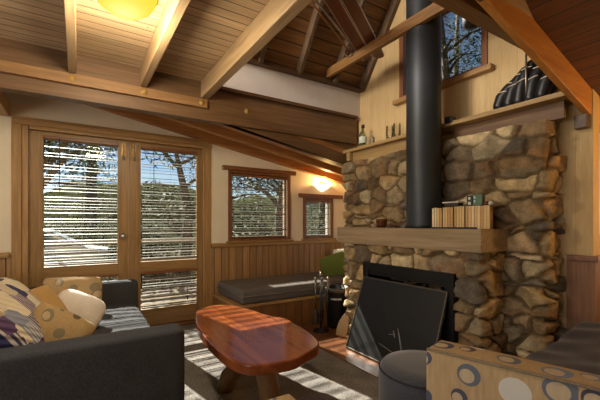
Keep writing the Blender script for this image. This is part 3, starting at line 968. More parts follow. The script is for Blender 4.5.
# mantel: bowl, books and boxes
bw = MB().lathe([(0, 0), (0.04, 0), (0.052, 0.03), (0.056, 0.075), (0.058, 0.085), (0.05, 0.085), (0.047, 0.03), (0, 0.02)], (2.53, 2.47, 1.155), 28)
tag(bw.build('wooden_bowl', M['bowl'], base=(2.53, 2.47, 1.155), smooth=True), 'small dark turned wooden bowl on the mantel beside the flue', 'bowl')
PHI = math.radians(16.7)                      # the row of books stands a little askew on the mantel
RX, RY = 2.435, 1.82
def row(sv, depth=0.0):
    """a point on the mantel, sv metres along the row from its flue end"""
    return (RX + math.sin(PHI) * sv + math.cos(PHI) * depth, RY - math.cos(PHI) * sv + math.sin(PHI) * depth)
ty = MB().box(-0.008, -0.345, 0, 0.125, 0.006, 0.011)
o = ty.build('book_tray', M['black_metal'], bevel=.002); o.location = (RX, RY, 1.155); o.rotation_euler = (0, 0, PHI)
tag(o, 'thin black tray under the row of books on the mantel', 'tray')
ORD = ['first', 'second', 'third', 'fourth', 'fifth', 'sixth', 'seventh', 'eighth', 'ninth', 'tenth', 'eleventh', 'twelfth', 'thirteenth', 'fourteenth', 'fifteenth', 'sixteenth', 'seventeenth', 'eighteenth', 'nineteenth', 'twentieth']
sv = 0.0
nb = 0
groups = [(4, 0.0215, 0.160), (4, 0.0210, 0.163), (4, 0.0210, 0.166), (4, 0.0215, 0.168), (4, 0.0215, 0.178)]
pages = [M['paper'], M['paper2'], M['paper3'], M['paper2'], M['paper'], M['paper']]
pname = {'yellowed_pages': 'yellow', 'tan_pages': 'tan', 'pale_pages': 'cream'}
for gi, (n, wdt, hgt) in enumerate(groups):
    for k in range(n):
        last = gi == len(groups) - 1
        z = 1.155 if last else 1.166
        dp = -0.012 if last else 0.004
        wd = wdt * random.uniform(0.86, 1.08)
        hh = hgt * random.uniform(0.975, 1.0)
        pm = pages[(gi * 3 + k * 2 + random.randint(0, 2)) % len(pages)]
        bk = thing('paperback_book', f'{pname[pm.name]}-edged paperback in the mantel row, {ORD[nb]} counting from the flue', 'book', (0, 0, 0), 'paperback books on the mantel')
        B(0, -wd + 0.0016, 0.002, 0.105, -0.0016, hh - 0.002).build('page_block', pm, bk, bevel=.001)
        cm = [M['cover_dark'], M['cover_tan'], M['cover_red'], M['cover_tan']][k % 4] if not last else M['cover_tan']
        cv = MB().box(-.001, -0.0016, 0, 0.108, 0, hh).box(-.001, -wd, 0, 0.108, -wd + 0.0016, hh).box(0.106, -wd, 0, 0.108, 0, hh)
        cv.build('cover', cm, bk)
        p_ = row(sv, dp)
        bk.location = (p_[0], p_[1], z); bk.rotation_euler = (0, 0, PHI)
        sv += wd + 0.0004
        nb += 1
    sv += 0.006 if gi < 3 else 0.003
TB = 1.336
def on_row(name, label, cat, s0, s1, h, mat, marks):
    t_ = thing(name, label, cat, (0, 0, 0))
    q_ = B(0, -(s1 - s0), 0, 0.085, 0, h).build('carton_body', mat, t_, bevel=.002)
    m_ = MB()
    for (a_, b_, c_, d_) in marks:
        m_.box(-.0015, -b_, c_, .0005, -a_, d_)
    m_.build('printed_mark', M['lightmark'], q_)
    p_ = row(s0, 0.02); t_.location = (p_[0], p_[1], TB); t_.rotation_euler = (0, 0, PHI)
on_row('dark_carton', 'small dark carton standing on top of the books', 'box', .262, .300, .075, M['dark_box'], [(.012, .026, .044, .062), (.010, .028, .006, .026)])
on_row('green_carton', 'green printed carton beside the dark carton on the books', 'box', .304, .372, .082, M['green_box'], [(.008, .020, .05, .068), (.008, .020, .02, .038)])
ml = MB().box(2.475, 1.61, TB + .022, 2.56, 1.75, TB + .032)
tag(ml.build('white_booklet', M['white_card'], base=(2.52, 1.68, TB + .022), bevel=.002), 'thin white booklet lying on card boxes over the books', 'booklet')
cb = MB().box(2.485, 1.62, TB, 2.56, 1.74, TB + .022)
tag(cb.build('card_box', M['cover_dark'], base=(2.52, 1.68, TB), bevel=.002), 'flat dark card box under the white booklet', 'box')
for i, (y, m, l) in enumerate(((.395, M['cover_red'], 'tiny reddish trinket on the books beside the green carton'), (.425, M['white_card'], 'tiny white trinket on the books near the row end'))):
    q = MB().lathe([(0, 0), (.014, 0.001), (.02, .012), (.012, .024), (.006, .03), (0, .031)], (row(y, .04)[0], row(y, .04)[1], 1.334), 12)
    tag(q.build('small_trinket', m, base=(row(y, .04)[0], row(y, .04)[1], 1.334), smooth=True), l, 'trinket', 'trinkets on the books')

# hearth tools
ts = thing('fire_tool_stand', 'dark iron fire tool stand beside the coal bucket', 'tool stand', (2.26, 3.12, 0.008))
tx, ty_ = 2.26, 3.12
MB().lathe([(0, 0.03), (0.03, 0.028), (0.085, 0.016), (0.09, 0.0), (0, 0)], (tx, ty_, 0.008), 24).build('base_plate', M['black_metal'], ts, smooth=True)
MB().tube([(tx, ty_, 0.02), (tx, ty_, 0.60)], 0.009, 10).build('pole', M['black_metal'], ts, smooth=True)
MB().tube([(tx - .05, ty_ + .05, 0.50), (tx + .05, ty_ - .05, 0.50)], 0.006, 8).build('cross_hook', M['black_metal'], ts)
MB().ellipsoid((tx, ty_, 0.63), (0.018, 0.018, 0.035), 10, 14).build('finial', M['pewter'], ts, smooth=True)
for (dx, dy, nm, l) in ((-.045, .045, 'hearth_brush', 'hearth brush hanging with dark bristles on the tool stand'), (.0, -.02, 'fire_tongs', 'fire tongs hanging in the middle of the tool stand'), (.05, -.055, 'fire_poker', 'fire poker hanging on the stand next to the bucket')):
    x, y = tx + dx, ty_ + dy
    tt = thing(nm, l, 'fire tool', (x, y, 0.12), 'tools on the stand')
    MB().lathe([(0, .14), (.012, .135), (.016, .12), (.010, .10), (.015, .07), (.011, .03), (.016, .01), (0, 0)], (x, y - .012, 0.47), 14).build('handle', M['pewter'], tt, smooth=True)
    MB().tube([(x, y - .012, 0.15), (x, y - .012, 0.48)], 0.006, 8).build('shaft', M['black_metal'], tt, smooth=True)
    if nm == 'hearth_brush':
        MB().lathe([(0.014, .16), (.03, .12), (.04, .0), (0, 0)], (x, y - .012, 0.09), 14).build('bristles', M['cover_dark'], tt)
    elif nm == 'fire_tongs':
        MB().tube([(x, y, .30), (x - .03, y, .2), (x, y, .08)], .006, 8).tube([(x, y, .30), (x + .03, y, .2), (x, y, .08)], .006, 8).build('jaw', M['black_metal'], tt)
    else:
        MB().tube([(x, y - .012, .16), (x, y - .012, .06), (x + .03, y - .03, .09)], .007, 8).build('hook', M['black_metal'], tt)

bu = thing('coal_bucket', 'black metal coal bucket in the corner by the bench', 'bucket', (2.52, 3.165, 0.008))
cx, cy = 2.52, 3.165
MB().lathe([(0, 0), (.105, 0), (.11, .02), (.135, .44), (.14, .455), (.132, .455), (.105, .03), (0, .025)], (cx, cy, .008), 32).build('body', M['black_metal'], bu, smooth=True)
MB().lathe([(.134, .405), (.1355, .406), (.1375, .452), (.1365, .453)], (cx, cy, .009), 32).build('rim_band', M['screen_edge'], bu, smooth=True)
mk = MB()
for i in range(6):
    a = math.radians(205 + i * 9)
    d = Vector((math.cos(a), math.sin(a), 0)); s = Vector((-d.y, d.x, 0))
    mk.obox(Vector((cx, cy, .345)) + d * .1325, s, (0, 0, 1), d, .006 + .002 * (i % 3), .009, .002)
mk.build('label_mark', M['white_card'], bu)
MB().tube([(cx + .12 * math.cos(k), cy + .02, .46 + .035 * math.sin(k)) for k in [math.pi * j / 10 for j in range(11)]], .005, 8).build('bail_handle', M['black_metal'], bu, smooth=True)

sh = thing('ash_shovel', 'pale broad ash shovel leaning on the stone beside the screen', 'shovel', (2.33, 2.86, 0.008))
sx = Vector((0.45, 0.1, 1)).normalized()
p0 = Vector((2.315, 2.845, 0.015))
sd = Vector((-.5, .86, 0)).normalized() * -1
nn = sx.cross(sd).normalized()
sdx = nn.cross(sx).normalized()
bl = MB()
prof = [(0.0, .055), (.06, .062), (.14, .056), (.20, .036), (.24, .014)]
vs = []
for a_, hw in prof:
    c_ = p0 + sx * a_
    vs += [c_ - sdx * hw - nn * .004, c_ + sdx * hw - nn * .004, c_ + sdx * hw + nn * .004, c_ - sdx * hw + nn * .004]
fsx = [(0, 1, 2, 3), tuple(4 * (len(prof) - 1) + k for k in (3, 2, 1, 0))]
for i in range(len(prof) - 1):
    for k in range(4):
        fsx.append((4 * i + k, 4 * i + (k + 1) % 4, 4 * i + 4 + (k + 1) % 4, 4 * i + 4 + k))
bl.add(vs, fsx).build('blade', M['cover_tan'], sh, bevel=.002)
MB().tube([p0 + sx * .22, p0 + sx * .40], [.011, .010], 10).build('handle', M['pewter'], sh, smooth=True)

# split logs in the nook between surround and daybed
for i, (a, b, rr_, l) in enumerate((((2.50, 1.33, .075), (2.74, 1.24, .075), .06, 'split firewood log lying on the hearth against the stone corner'),
                                 ((2.50, 1.21, .068), (2.74, 1.14, .068), .055, 'split firewood log beside the daybed end'),
                                 ((2.49, 1.29, .175), (2.73, 1.18, .178), .048, 'split firewood log on top of the two others'))):
    a, b = Vector(a), Vector(b)
    d = (b - a).normalized(); u = Vector((0, 0, 1)); s = d.cross(u)
    poly = [s * rr_ * math.cos(t_) + u * rr_ * math.sin(t_) * .95 for t_ in [math.radians(k) for k in (200, 270, 340, 20, 80, 140)]]
    n = len(poly)
    q = MB().add([a + p for p in poly] + [b + p for p in poly], [tuple(range(n)), tuple(range(2 * n - 1, n - 1, -1))] + [(j, j + n, (j + 1) % n + n, (j + 1) % n) for j in range(n)])
    tag(q.build('firewood_log', M['log'], base=tuple(a - Vector((0, 0, rr_))), bevel=.006), l, 'log', 'firewood by the hearth')

# ================================================================== BENCH
bn = thing('window_bench', 'built-in timber window bench along the window wall', 'bench', (2.5, 3.8, 0))
B(1.40, 3.42, 0, 3.745, 3.445, 0.325).build('front_panel', M['bench_x'], bn)
B(1.40, 3.445, 0, 1.425, YW - 0.02, 0.325).build('end_panel', M['bench_x'], bn)
B(1.392, 3.405, 0.300, 3.745, YW - 0.017, 0.330).build('seat_board', M['casing_x'], bn, bevel=.004)

def softbox(mb, x0, y0, z0, x1, y1, z1, res=0.06, puff=0.012, seed=0, wr=0.004):
    """a closed box of quads whose faces swell and wrinkle a little"""
    nx = max(2, int((x1 - x0) / res)); ny = max(2, int((y1 - y0) / res)); nz = max(2, int((z1 - z0) / res))
    idx = {}
    vs, fs = [], []
    rs = random.Random(seed)
    ph = [rs.uniform(0, 6) for _ in range(6)]
    def vid(i, j, k):
        if (i, j, k) in idx: return idx[(i, j, k)]
        u, v, w_ = i / nx, j / ny, k / nz
        p = [x0 + (x1 - x0) * u, y0 + (y1 - y0) * v, z0 + (z1 - z0) * w_]
        b = lambda t_: (4 * t_ * (1 - t_)) ** 0.5
        wv = wr * (math.sin(p[0] * 19 + ph[0]) * math.sin(p[1] * 13 + ph[1]) + .6 * math.sin(p[0] * 37 + p[1] * 29 + ph[2]))
        if k == nz: p[2] += puff * b(u) * b(v) + wv * b(u) * b(v)
        if i in (0, nx): p[0] += (1 if i else -1) * puff * b(v) * b(w_)
        if j in (0, ny): p[1] += (1 if j else -1) * puff * b(u) * b(w_)
        idx[(i, j, k)] = len(vs); vs.append(p)
        return idx[(i, j, k)]
    for i in range(nx):
        for j in range(ny):
            fs.append((vid(i, j, 0), vid(i, j + 1, 0), vid(i + 1, j + 1, 0), vid(i + 1, j, 0)))
            fs.append((vid(i, j, nz), vid(i + 1, j, nz), vid(i + 1, j + 1, nz), vid(i, j + 1, nz)))
    for i in range(nx):
        for k in range(nz):
            fs.append((vid(i, 0, k), vid(i + 1, 0, k), vid(i + 1, 0, k + 1), vid(i, 0, k + 1)))
            fs.append((vid(i, ny, k), vid(i, ny, k + 1), vid(i + 1, ny, k + 1), vid(i + 1, ny, k)))
    for j in range(ny):
        for k in range(nz):
            fs.append((vid(0, j, k), vid(0, j, k + 1), vid(0, j + 1, k + 1), vid(0, j + 1, k)))
            fs.append((vid(nx, j, k), vid(nx, j + 1, k), vid(nx, j + 1, k + 1), vid(nx, j, k + 1)))
    mb.add(vs, fs)
    return mb

ms = thing('bench_mattress', 'long taupe grey mattress on the window bench', 'mattress', (2.5, 3.8, 0.33))
mc_ = softbox(MB(), 1.455, 3.425, 0.332, 3.70, YW - 0.05, 0.482, seed=3).build('cushion', M['mattress'], ms, smooth=True, bevel=.022, segs=3)
pp = MB()
for z in (0.415,):
    pp.tube([(1.443, YW - 0.06, z), (1.441, 3.6, z), (1.443, 3.43, z), (1.46, 3.411, z), (2.2, 3.411, z), (3.69, 3.412, z)], .005, 8)
pp.build('piping', M['piping_tan'], mc_, smooth=True)

def pillow(name, c, w, h, t_, ax, ay, mat, label=None, group=None, cat='cushion', seed=1, parent=None, corner=0.08, wrinkle=0.01, n=24, rnd=0.10):
    """ax: direction of the width, ay: of the height; the normal is ax x ay"""
    c = Vector(c); ax = Vector(ax).normalized(); ay = (Vector(ay) - ax * Vector(ay).dot(ax)).normalized(); az = ax.cross(ay)
    rs = random.Random(seed); ph = [rs.uniform(0, 6.28) for _ in range(8)]
    vs, fs = [], []
    def p(u, v, s):
        k = (1 - u * u) ** .5 * (1 - v * v) ** .5
        pinch_u = 1 - corner * (1 - v * v) * 0.0 - corner * (1 - abs(v) ** 3) * .6
        pinch_v = 1 - corner * (1 - abs(u) ** 3) * .6
        th = t_ / 2 * max(k, 0) ** 0.62
        th *= 1 + wrinkle * 8 * (math.sin(3.1 * u + ph[0]) * math.sin(2.7 * v + ph[1]) * .5 + .35 * math.sin(6 * u + 5 * v + ph[2]))
        rc = 1 - rnd * (u * u * v * v) ** 1.5
        return Vector((u * w / 2 * pinch_u * rc, v * h / 2 * pinch_v * rc, s * th))
    g = [math.sin(math.pi / 2 * (-1 + 2 * i / n)) for i in range(n + 1)]
    for s in (1, -1):
        o = len(vs)
        for u in g:
            for v in g:
                vs.append(p(u, v, s))
        for i in range(n):
            for j in range(n):
                a = o + i * (n + 1) + j
                q = (a, a + n + 1, a + n + 2, a + 1)
                fs.append(q if s > 0 else q[::-1])
    me = bpy.data.meshes.new(name)
    me.from_pydata([tuple(v) for v in vs], [], fs)
    bm = bmesh.new(); bm.from_mesh(me); bmesh.ops.remove_doubles(bm, verts=bm.verts, dist=1e-5); bmesh.ops.recalc_face_normals(bm, faces=bm.faces); bm.to_mesh(me); bm.free()
    me.materials.append(mat)
    me.polygons.foreach_set('use_smooth', [True] * len(me.polygons))
    o = bpy.data.objects.new(name, me); COL.objects.link(o)
    m = Matrix((ax, ay, az)).transposed().to_4x4(); m.translation = c - (world_loc(parent) if parent else Vector())
    if parent: o.parent = parent
    o.matrix_local = m
    if label: tag(o, label, cat, group)
    return o

pillow('throw_cushion', (2.93, 3.72, 0.62), 0.38, 0.34, 0.13, (.80, -.56, .38), (-.36, .05, 1), M['green_cloth'], 'olive green cushion on the window bench beside the white pillow', 'cushions on the bench', seed=5)
pillow('white_pillow', (3.26, 3.86, 0.66), 0.44, 0.36, 0.14, (.62, -.78, .05), (.05, .3, 1), M['white_cloth'], 'white pillow behind the green cushion at the bench end', 'cushions on the bench', 'pillow', seed=6)

# wall sconce
wsx, wsz = 3.086, 1.745
sk = thing('wall_sconce', 'glowing white winged glass sconce over the small window', 'lamp', (wsx, YW, wsz))
MB().lathe([(0, .014), (.045, .012), (.06, 0)], (wsx, YW, wsz + .025), 24, (0, -1, 0)).build('back_plate', M['brass'], sk, smooth=True)
vs, fs = [], []
NU, NV = 16, 8
for i in range(NU + 1):
    u = -1 + 2 * i / NU
    for j in range(NV + 1):
        v = j / NV
        half = 0.155 * u
        a = v * math.pi / 2
        dep = 0.085 * (1 - abs(u) ** 2.2) + .006
        hgt = 0.085 * (1 - abs(u) ** 1.3) + .006
        vs.append((wsx + half, YW - .004 - dep * math.cos(a), wsz + .022 - hgt * math.sin(a)))
for i in range(NU):
    for j in range(NV):
        a = i * (NV + 1) + j
        fs.append((a, a + 1, a + NV + 2, a + NV + 1))
MB().add(vs, fs).build('glass_shade', M['lamp_white'], sk, smooth=True)
add_light('sconce_light', 'POINT', (wsx, YW - 0.07, wsz + 0.05), 15.0, (1.0, 0.66, 0.24), shadow_soft_size=0.03)

# blinds
def blind(name, x0, x1, z0, z1, y, label, wand=True, step=0.031, tilt=30, cordx=None, group='venetian blinds', hr_mat=None):
    d = thing(name, label, 'blind', ((x0 + x1) / 2, y, z1), group)
    hr_ = B(x0, y - 0.018, z1 - 0.03, x1, y + 0.018, z1).build('headrail', hr_mat or M['redwood_x'], d, bevel=.002)
    sl = MB()
    z = z1 - 0.045
    hw = 0.0135
    while z > z0 + 0.02:
        tl = tilt - 16 + 22 * math.sin(z * 58) + 6 * math.sin(z * 23 + 1) + random.uniform(-4, 4)
        ct, st_ = math.cos(math.radians(tl)), math.sin(math.radians(tl))
        # a curved slat, three strips across
        ps = [(-hw, -0.0012), (-hw * .35, 0.0006), (hw * .35, 0.0006), (hw, -0.0012)]
        vs = []
        for xx in (x0 + 0.004, x1 - 0.004):
            for a_, b_ in ps:
                vs.append((xx, y + a_ * ct - b_ * st_, z + a_ * st_ + b_ * ct))
        sl.add(vs, [(k, k + 1, k + 5, k + 4) for k in range(3)])
        z -= step
    sl.build('slats', M['slat'], d)
    B(x0 + .002, y - 0.011, z0, x1 - .002, y + 0.011, z0 + 0.014).build('bottom_rail', M['slat'], d, bevel=.002)
    for f_ in (0.14, 0.5, 0.86):
        xx = x0 + (x1 - x0) * f_
        MB().tube([(xx, y - 0.013, z0 + .01), (xx, y - 0.013, z1 - .02)], 0.0009, 5).build('ladder_cord', M['cord'], d)
    if wand:
        xx = x0 + (x1 - x0) * 0.2
        MB().tube([(xx, y - 0.024, z1 - 0.02), (xx, y - 0.026, z1 - 0.02 - (z1 - z0) * .42)], 0.0035, 8).build('tilt_wand', M['cord_dark'], hr_)
    if cordx is not None:
        k = MB().tube([(cordx, y - 0.022, z1 - .02), (cordx, y - 0.022, z0 + (z1 - z0) * .22)], 0.0012, 6)
        k.ellipsoid((cordx, y - 0.022, z0 + (z1 - z0) * .21), (.008, .008, .014), 8, 10)
        k.ellipsoid((cordx + .004, y - 0.022, z0 + (z1 - z0) * .15), (.008, .008, .010), 8, 10)
        k.build('pull_cord', M['cord_dark'], hr_)
    return d
yb_ = YW - 0.008
blind('venetian_blind', -0.285, 0.358, 0.775, 2.06, yb_, 'tall venetian blind on the door leaf behind the sofa', cordx=0.22)
blind('venetian_blind', 0.597, 1.210, 0.785, 2.06, yb_, 'tall venetian blind on the door leaf beside the bench')
blind('venetian_blind', -0.285, 0.358, 0.235, 0.655, yb_, 'short lower venetian blind half hidden behind the sofa', False)
blind('venetian_blind', 0.597, 1.210, 0.240, 0.655, yb_, 'short lower venetian blind on the door near the bench', False, tilt=42, cordx=1.09)
blind('venetian_blind', 1.655, 2.478, 1.01, 1.835, YW + 0.012, 'venetian blind filling the larger bench window', cordx=None, tilt=34)
blind('venetian_blind', 2.795, 3.236, 1.01, 1.535, YW + 0.012, 'venetian blind in the small window under the sconce', tilt=26)

# ceiling lamp
cl = thing('ceiling_lamp', 'glowing amber glass bowl lamp on the plank ceiling', 'lamp', (0.226, 2.226, 2.552))
MB().lathe([(0, -.152), (.05, -.148), (.10, -.130), (.14, -.100), (.165, -.060), (.175, -.028), (.172, -.024)], (0.226, 2.226, 2.552), 36).build('glass_bowl', M['lamp_yellow'], cl, smooth=True)
MB().lathe([(.178, -.03), (.182, -.02), (.176, -.001), (0, -.001)], (0.226, 2.226, 2.552), 36).build('metal_rim', M['brass'], cl, smooth=True)
add_light('ceiling_lamp_light', 'POINT', (0.226, 2.226, 2.30), 48.0, (1.0, 0.86, 0.62), shadow_soft_size=0.14)

# nook sconce lighting the stone end and the orange rafter (round the corner, on the nook wall)
ns = thing('nook_lamp', 'amber wall lamp inside the daybed nook', 'lamp', (3.75, 0.0, 1.62))
MB().lathe([(0, 0), (.05, .005), (.07, .05), (.075, .10), (.07, .10), (.045, .01), (0, .006)], (3.66, 0.0, 1.55), 24).build('glass_shade', M['lamp_white'], ns, smooth=True)
B(3.70, -.03, 1.54, 3.75, .03, 1.60).build('wall_arm', M['brass'], ns, bevel=.004)
add_light('nook_lamp_light', 'POINT', (3.60, -0.05, 1.74), 26.0, (1.0, 0.55, 0.17), shadow_soft_size=0.06)

# ================================================================== SKIS
tip = Vector((2.737, 2.785, 2.992))
sdv = Vector((-math.sin(math.radians(58)), -math.cos(math.radians(58)), 0.0))
sperp = Vector((-sdv.y, sdv.x, 0))
for k, (off, l) in enumerate(((-0.064, 'dark varnished wooden ski nearer the bamboo poles, lying over the tie beam'), (0.064, 'dark varnished wooden ski nearer the flue, lying over the tie beam'))):
    s = thing('wooden_ski', l, 'ski', tuple(tip + sdv * .8), 'pair of old skis on the tie beam')
    s.rotation_euler = (0, 0, math.atan2(sdv.y, sdv.x))
    # local: x along the ski, y across
    prof = [(-0.80 + (0.0 if k else 0.03), .012), (-0.785, .044), (-0.74, .058), (-0.3, .058), (0.2, .056), (0.7, .058), (1.0, .06), (1.12, .036), (1.16, .008)]
    vs, fs = [], []
    for a_, hw in prof:
        zc = 0.002 + max(0, a_ - .8) ** 2 * .9
        vs += [(a_, off - hw, zc), (a_, off + hw, zc), (a_, off + hw, zc + .018), (a_, off - hw, zc + .018)]
    n = len(prof)
    fs = [(0, 1, 2, 3), tuple(4 * (n - 1) + q for q in (3, 2, 1, 0))]
    for i in range(n - 1):
        for q in range(4):
            fs.append((4 * i + q, 4 * i + (q + 1) % 4, 4 * i + 4 + (q + 1) % 4, 4 * i + 4 + q))
    mb = MB().add(vs, fs)
    o = mb.build('ski_board', M['ski'], None, bevel=.003); o.parent = s
    em = MB()
    for sg in (-1, 1):
        em.tube([(a_, off + sg * hw, .002 + max(0, a_ - .8) ** 2 * .9) for a_, hw in prof[1:-1]], .0045, 6)
    o = em.build('metal_edge', M['skiedge'], None); o.parent = s
    bm_ = MB().box(-.06, off - .04, .02, .06, off + .04, .045)
    o = bm_.build('binding', M['black_metal'], None, bevel=.004); o.parent = s
for k, (bx, by, l) in enumerate(((2.40, 2.80, 'bamboo ski pole with basket, nearer the grey panel'), (2.44, 2.75, 'bamboo ski pole with basket, nearer the skis'))):
    p0 = Vector((bx, by, 2.998))
    ang = math.radians(60 + k * 1.5)
    d = Vector((-math.sin(ang), -math.cos(ang), 0.0))
    s = thing('ski_pole', l, 'ski pole', tuple(p0), 'bamboo ski poles on the tie beam')
    MB().tube([p0 - d * .10, p0 + d * 1.2], .0085, 10).build('shaft', M['bamboo'] if k == 0 else M['steel'], s, smooth=True)
    rg = MB().tube([p0 + (sperp * math.cos(a) + Vector((0, 0, 1)) * math.sin(a)) * .052 for a in [2 * math.pi * j / 18 for j in range(19)]], .005, 6, False)
    for j in range(2):
        a = math.pi * j / 2 + .4
        e = (sperp * math.cos(a) + Vector((0, 0, 1)) * math.sin(a)) * .052
        rg.tube([p0 - e, p0 + e], .003, 6)
    rg.build('basket', M['trimdark_x'], s)
    MB().tube([p0 - d * .10, p0 - d * .16], [.007, .002], 8).build('tip', M['steel'], s)

# ================================================================== SOFA AND CUSHIONS
sf = thing('charcoal_sofa', 'charcoal fabric sofa with square arms before the french doors', 'sofa', (-0.2, 2.95, 0))
softbox(MB(), -0.98, 1.935, 0.05, 0.492, 2.105, 0.622, seed=1, puff=.006, wr=.002).build('armrest', M['sofa'], sf, smooth=True, bevel=.022, segs=3)
softbox(MB(), -0.98, 3.80, 0.05, 0.505, 3.965, 0.622, seed=2, puff=.006, wr=.002).build('armrest', M['sofa'], sf, smooth=True, bevel=.022, segs=3)
softbox(MB(), -0.98, 2.112, 0.05, -0.62, 3.793, 0.80, seed=4, puff=.006, wr=.002).build('backrest', M['sofa'], sf, smooth=True, bevel=.03, segs=3)
B(-0.62, 2.112, 0.05, 0.44, 3.793, 0.27).build('seat_base', M['sofa'], sf, bevel=.01)
for (a_, b_) in ((2.114, 2.950), (2.954, 3.792)):
    softbox(MB(), -0.60, a_, 0.272, 0.47, b_, 0.42, seed=int(a_ * 10), puff=.014).build('seat_cushion', M['sofa'], sf, smooth=True, bevel=.025, segs=3)
for (x, y) in ((-0.9, 2.0), (0.42, 2.0), (-0.9, 3.9), (0.42, 3.9)):
    B(x - .03, y - .03, 0, x + .03, y + .03, .055).build('foot', M['cover_dark'], sf)

pillow('patchwork_cushion', (-0.34, 2.72, 0.60), 0.95, 0.56, 0.30, (0.05, 1, 0.0), (-.62, .0, .78), M['patchwork'], 'large patchwork cushion in cream, navy and purple against the sofa back', 'cushions on the sofa', seed=2)
pillow('throw_cushion', (-0.045, 3.48, 0.575), 0.46, 0.40, 0.17, (1, -.05, -.05), (0, .62, .78), M['circles_gold'], 'tan circle-print cushion leaning on the far sofa arm', 'cushions on the sofa', seed=3)
pillow('throw_cushion', (-0.255, 2.95, 0.60), 0.34, 0.30, 0.20, (.86, .30, .38), (-.40, .55, .70), M['gold'], 'plain golden cushion tucked behind the patchwork one', 'cushions on the sofa', seed=4)
pillow('throw_cushion', (-0.01, 3.02, 0.545), 0.36, 0.30, 0.20, (.86, -.12, -.46), (.40, .50, .76), M['white_cloth'], 'white ribbed cushion between the two circle-print cushions', 'cushions on the sofa', seed=8, rnd=.22)
pillow('throw_cushion', (-0.135, 2.54, 0.50), 0.38, 0.38, 0.22, (.80, -.10, -.52), (.36, .50, .72), M['circles_gold'], 'tan circle-print cushion propped cornerwise behind the near arm', 'cushions on the sofa', seed=9)

# ================================================================== COFFEE TABLE
outl = [(0.838, 2.950), (0.900, 3.060), (1.060, 3.150), (1.20, 3.06), (1.268, 2.865), (1.325, 2.570), (1.395, 2.400), (1.385, 2.270), (1.370, 2.085), (1.325, 1.88), (1.262, 1.765), (1.130, 1.70), (0.995, 1.655), (0.80, 1.70), (0.728, 1.80), (0.705, 1.965), (0.708, 2.23), (0.735, 2.52), (0.775, 2.74)]
def catmull(pts, n=5):
    out = []
    m = len(pts)
    for i in range(m):
        p0, p1, p2, p3 = (np.array(pts[(i + k) % m]) for k in (-1, 0, 1, 2))
        for j in range(n):
            t_ = j / n
            out.append(tuple(0.5 * ((2 * p1) + (-p0 + p2) * t_ + (2 * p0 - 5 * p1 + 4 * p2 - p3) * t_ ** 2 + (-p0 + 3 * p1 - 3 * p2 + p3) * t_ ** 3)))
    return out
tb = thing('coffee_table', 'polished red timber slab coffee table on log legs', 'table', (1.05, 2.3, 0))
MB().prism(catmull(outl), 'z', 0.378, 0.44).build('slab_top', M['table'], tb, bevel=.010, segs=3)
MB().tube([(0.885, 2.40, 0.0), (0.91, 2.38, .10), (0.99, 2.30, .24), (1.08, 2.22, .385)], [.062, .060, .056, .058], 16).build('leg', M['tablelog'], tb, smooth=True)
MB().tube([(1.07, 2.03, 0.0), (1.05, 2.02, .12), (1.01, 2.0, .26), (0.99, 1.98, .385)], [.075, .07, .066, .07], 16).build('leg', M['tablelog'], tb, smooth=True)
MB().tube([(1.26, 2.72, 0.0), (1.22, 2.72, .2), (1.15, 2.70, .385)], [.06, .058, .06], 16).build('leg', M['tablelog'], tb, smooth=True)

# ================================================================== NEAR SEATING
ot = thing('round_pouf', 'round grey velvet pouf between armchair and fire screen', 'pouf', (1.62, 1.255, 0))
pb_ = MB().lathe([(0, 0.0), (.235, 0.0), (.248, .02), (.250, .20), (.250, .36), (.243, .395), (.225, .415), (.15, .424), (0, .427)], (1.62, 1.255, 0), 48).build('upholstered_body', M['pouf'], ot, smooth=True)
MB().tube([(1.62 + .2465 * math.cos(a), 1.255 + .2465 * math.sin(a), .392) for a in [2 * math.pi * j / 48 for j in range(49)]], .005, 8, False).build('piping', M['piping'], pb_, smooth=True)

st = thing('square_footstool', 'tan circle-print square footstool in front of the coffee table', 'footstool', (0.55, 1.10, 0))
softbox(MB(), 0.31, 0.86, 0.12, 0.805, 1.355, 0.435, seed=11, puff=.006, wr=.002).build('upholstered_seat', M['circles'], st, smooth=True, bevel=.015, segs=3)
for (x, y) in ((.35, .90), (.76, .90), (.35, 1.31), (.76, 1.31)):
    B(x - .022, y - .022, 0, x + .022, y + .022, .125).build('leg', M['cover_dark'], st)

# armchair: its back is towards the camera
ac = thing('armchair', 'low armchair in tan circle-print fabric, its back turned to the room', 'armchair', (1.06, 0.82, 0))
ac.rotation_euler = (0, 0, math.radians(-75.4))   # local x runs along the back, local y towards the fireplace
def local(mb, name, mat, **kw):
    o = mb.build(name, mat, None, **kw); o.parent = ac; return o
local(softbox(MB(), 0.0, 0.0, 0.14, 0.86, 0.14, 0.748, seed=21, puff=.006, wr=.003), 'backrest', M['circles'], smooth=True, bevel=.016, segs=3)
local(softbox(MB(), 0.06, 0.145, 0.16, 0.80, 0.44, 0.40, seed=22, puff=.01), 'seat_cushion', M['circles'], smooth=True, bevel=.03, segs=3)
pi_ = MB().tube([(.006, .003, .745), (.43, -.002, .752), (.854, .003, .745)], .005, 8)
local(pi_, 'piping', M['piping_tan'], smooth=True)
for (x, y) in ((.06, .05), (.80, .05), (.06, .40), (.80, .40)):
    local(B(x - .022, y - .022, 0, x + .022, y + .022, .16), 'leg', M['cover_dark'])

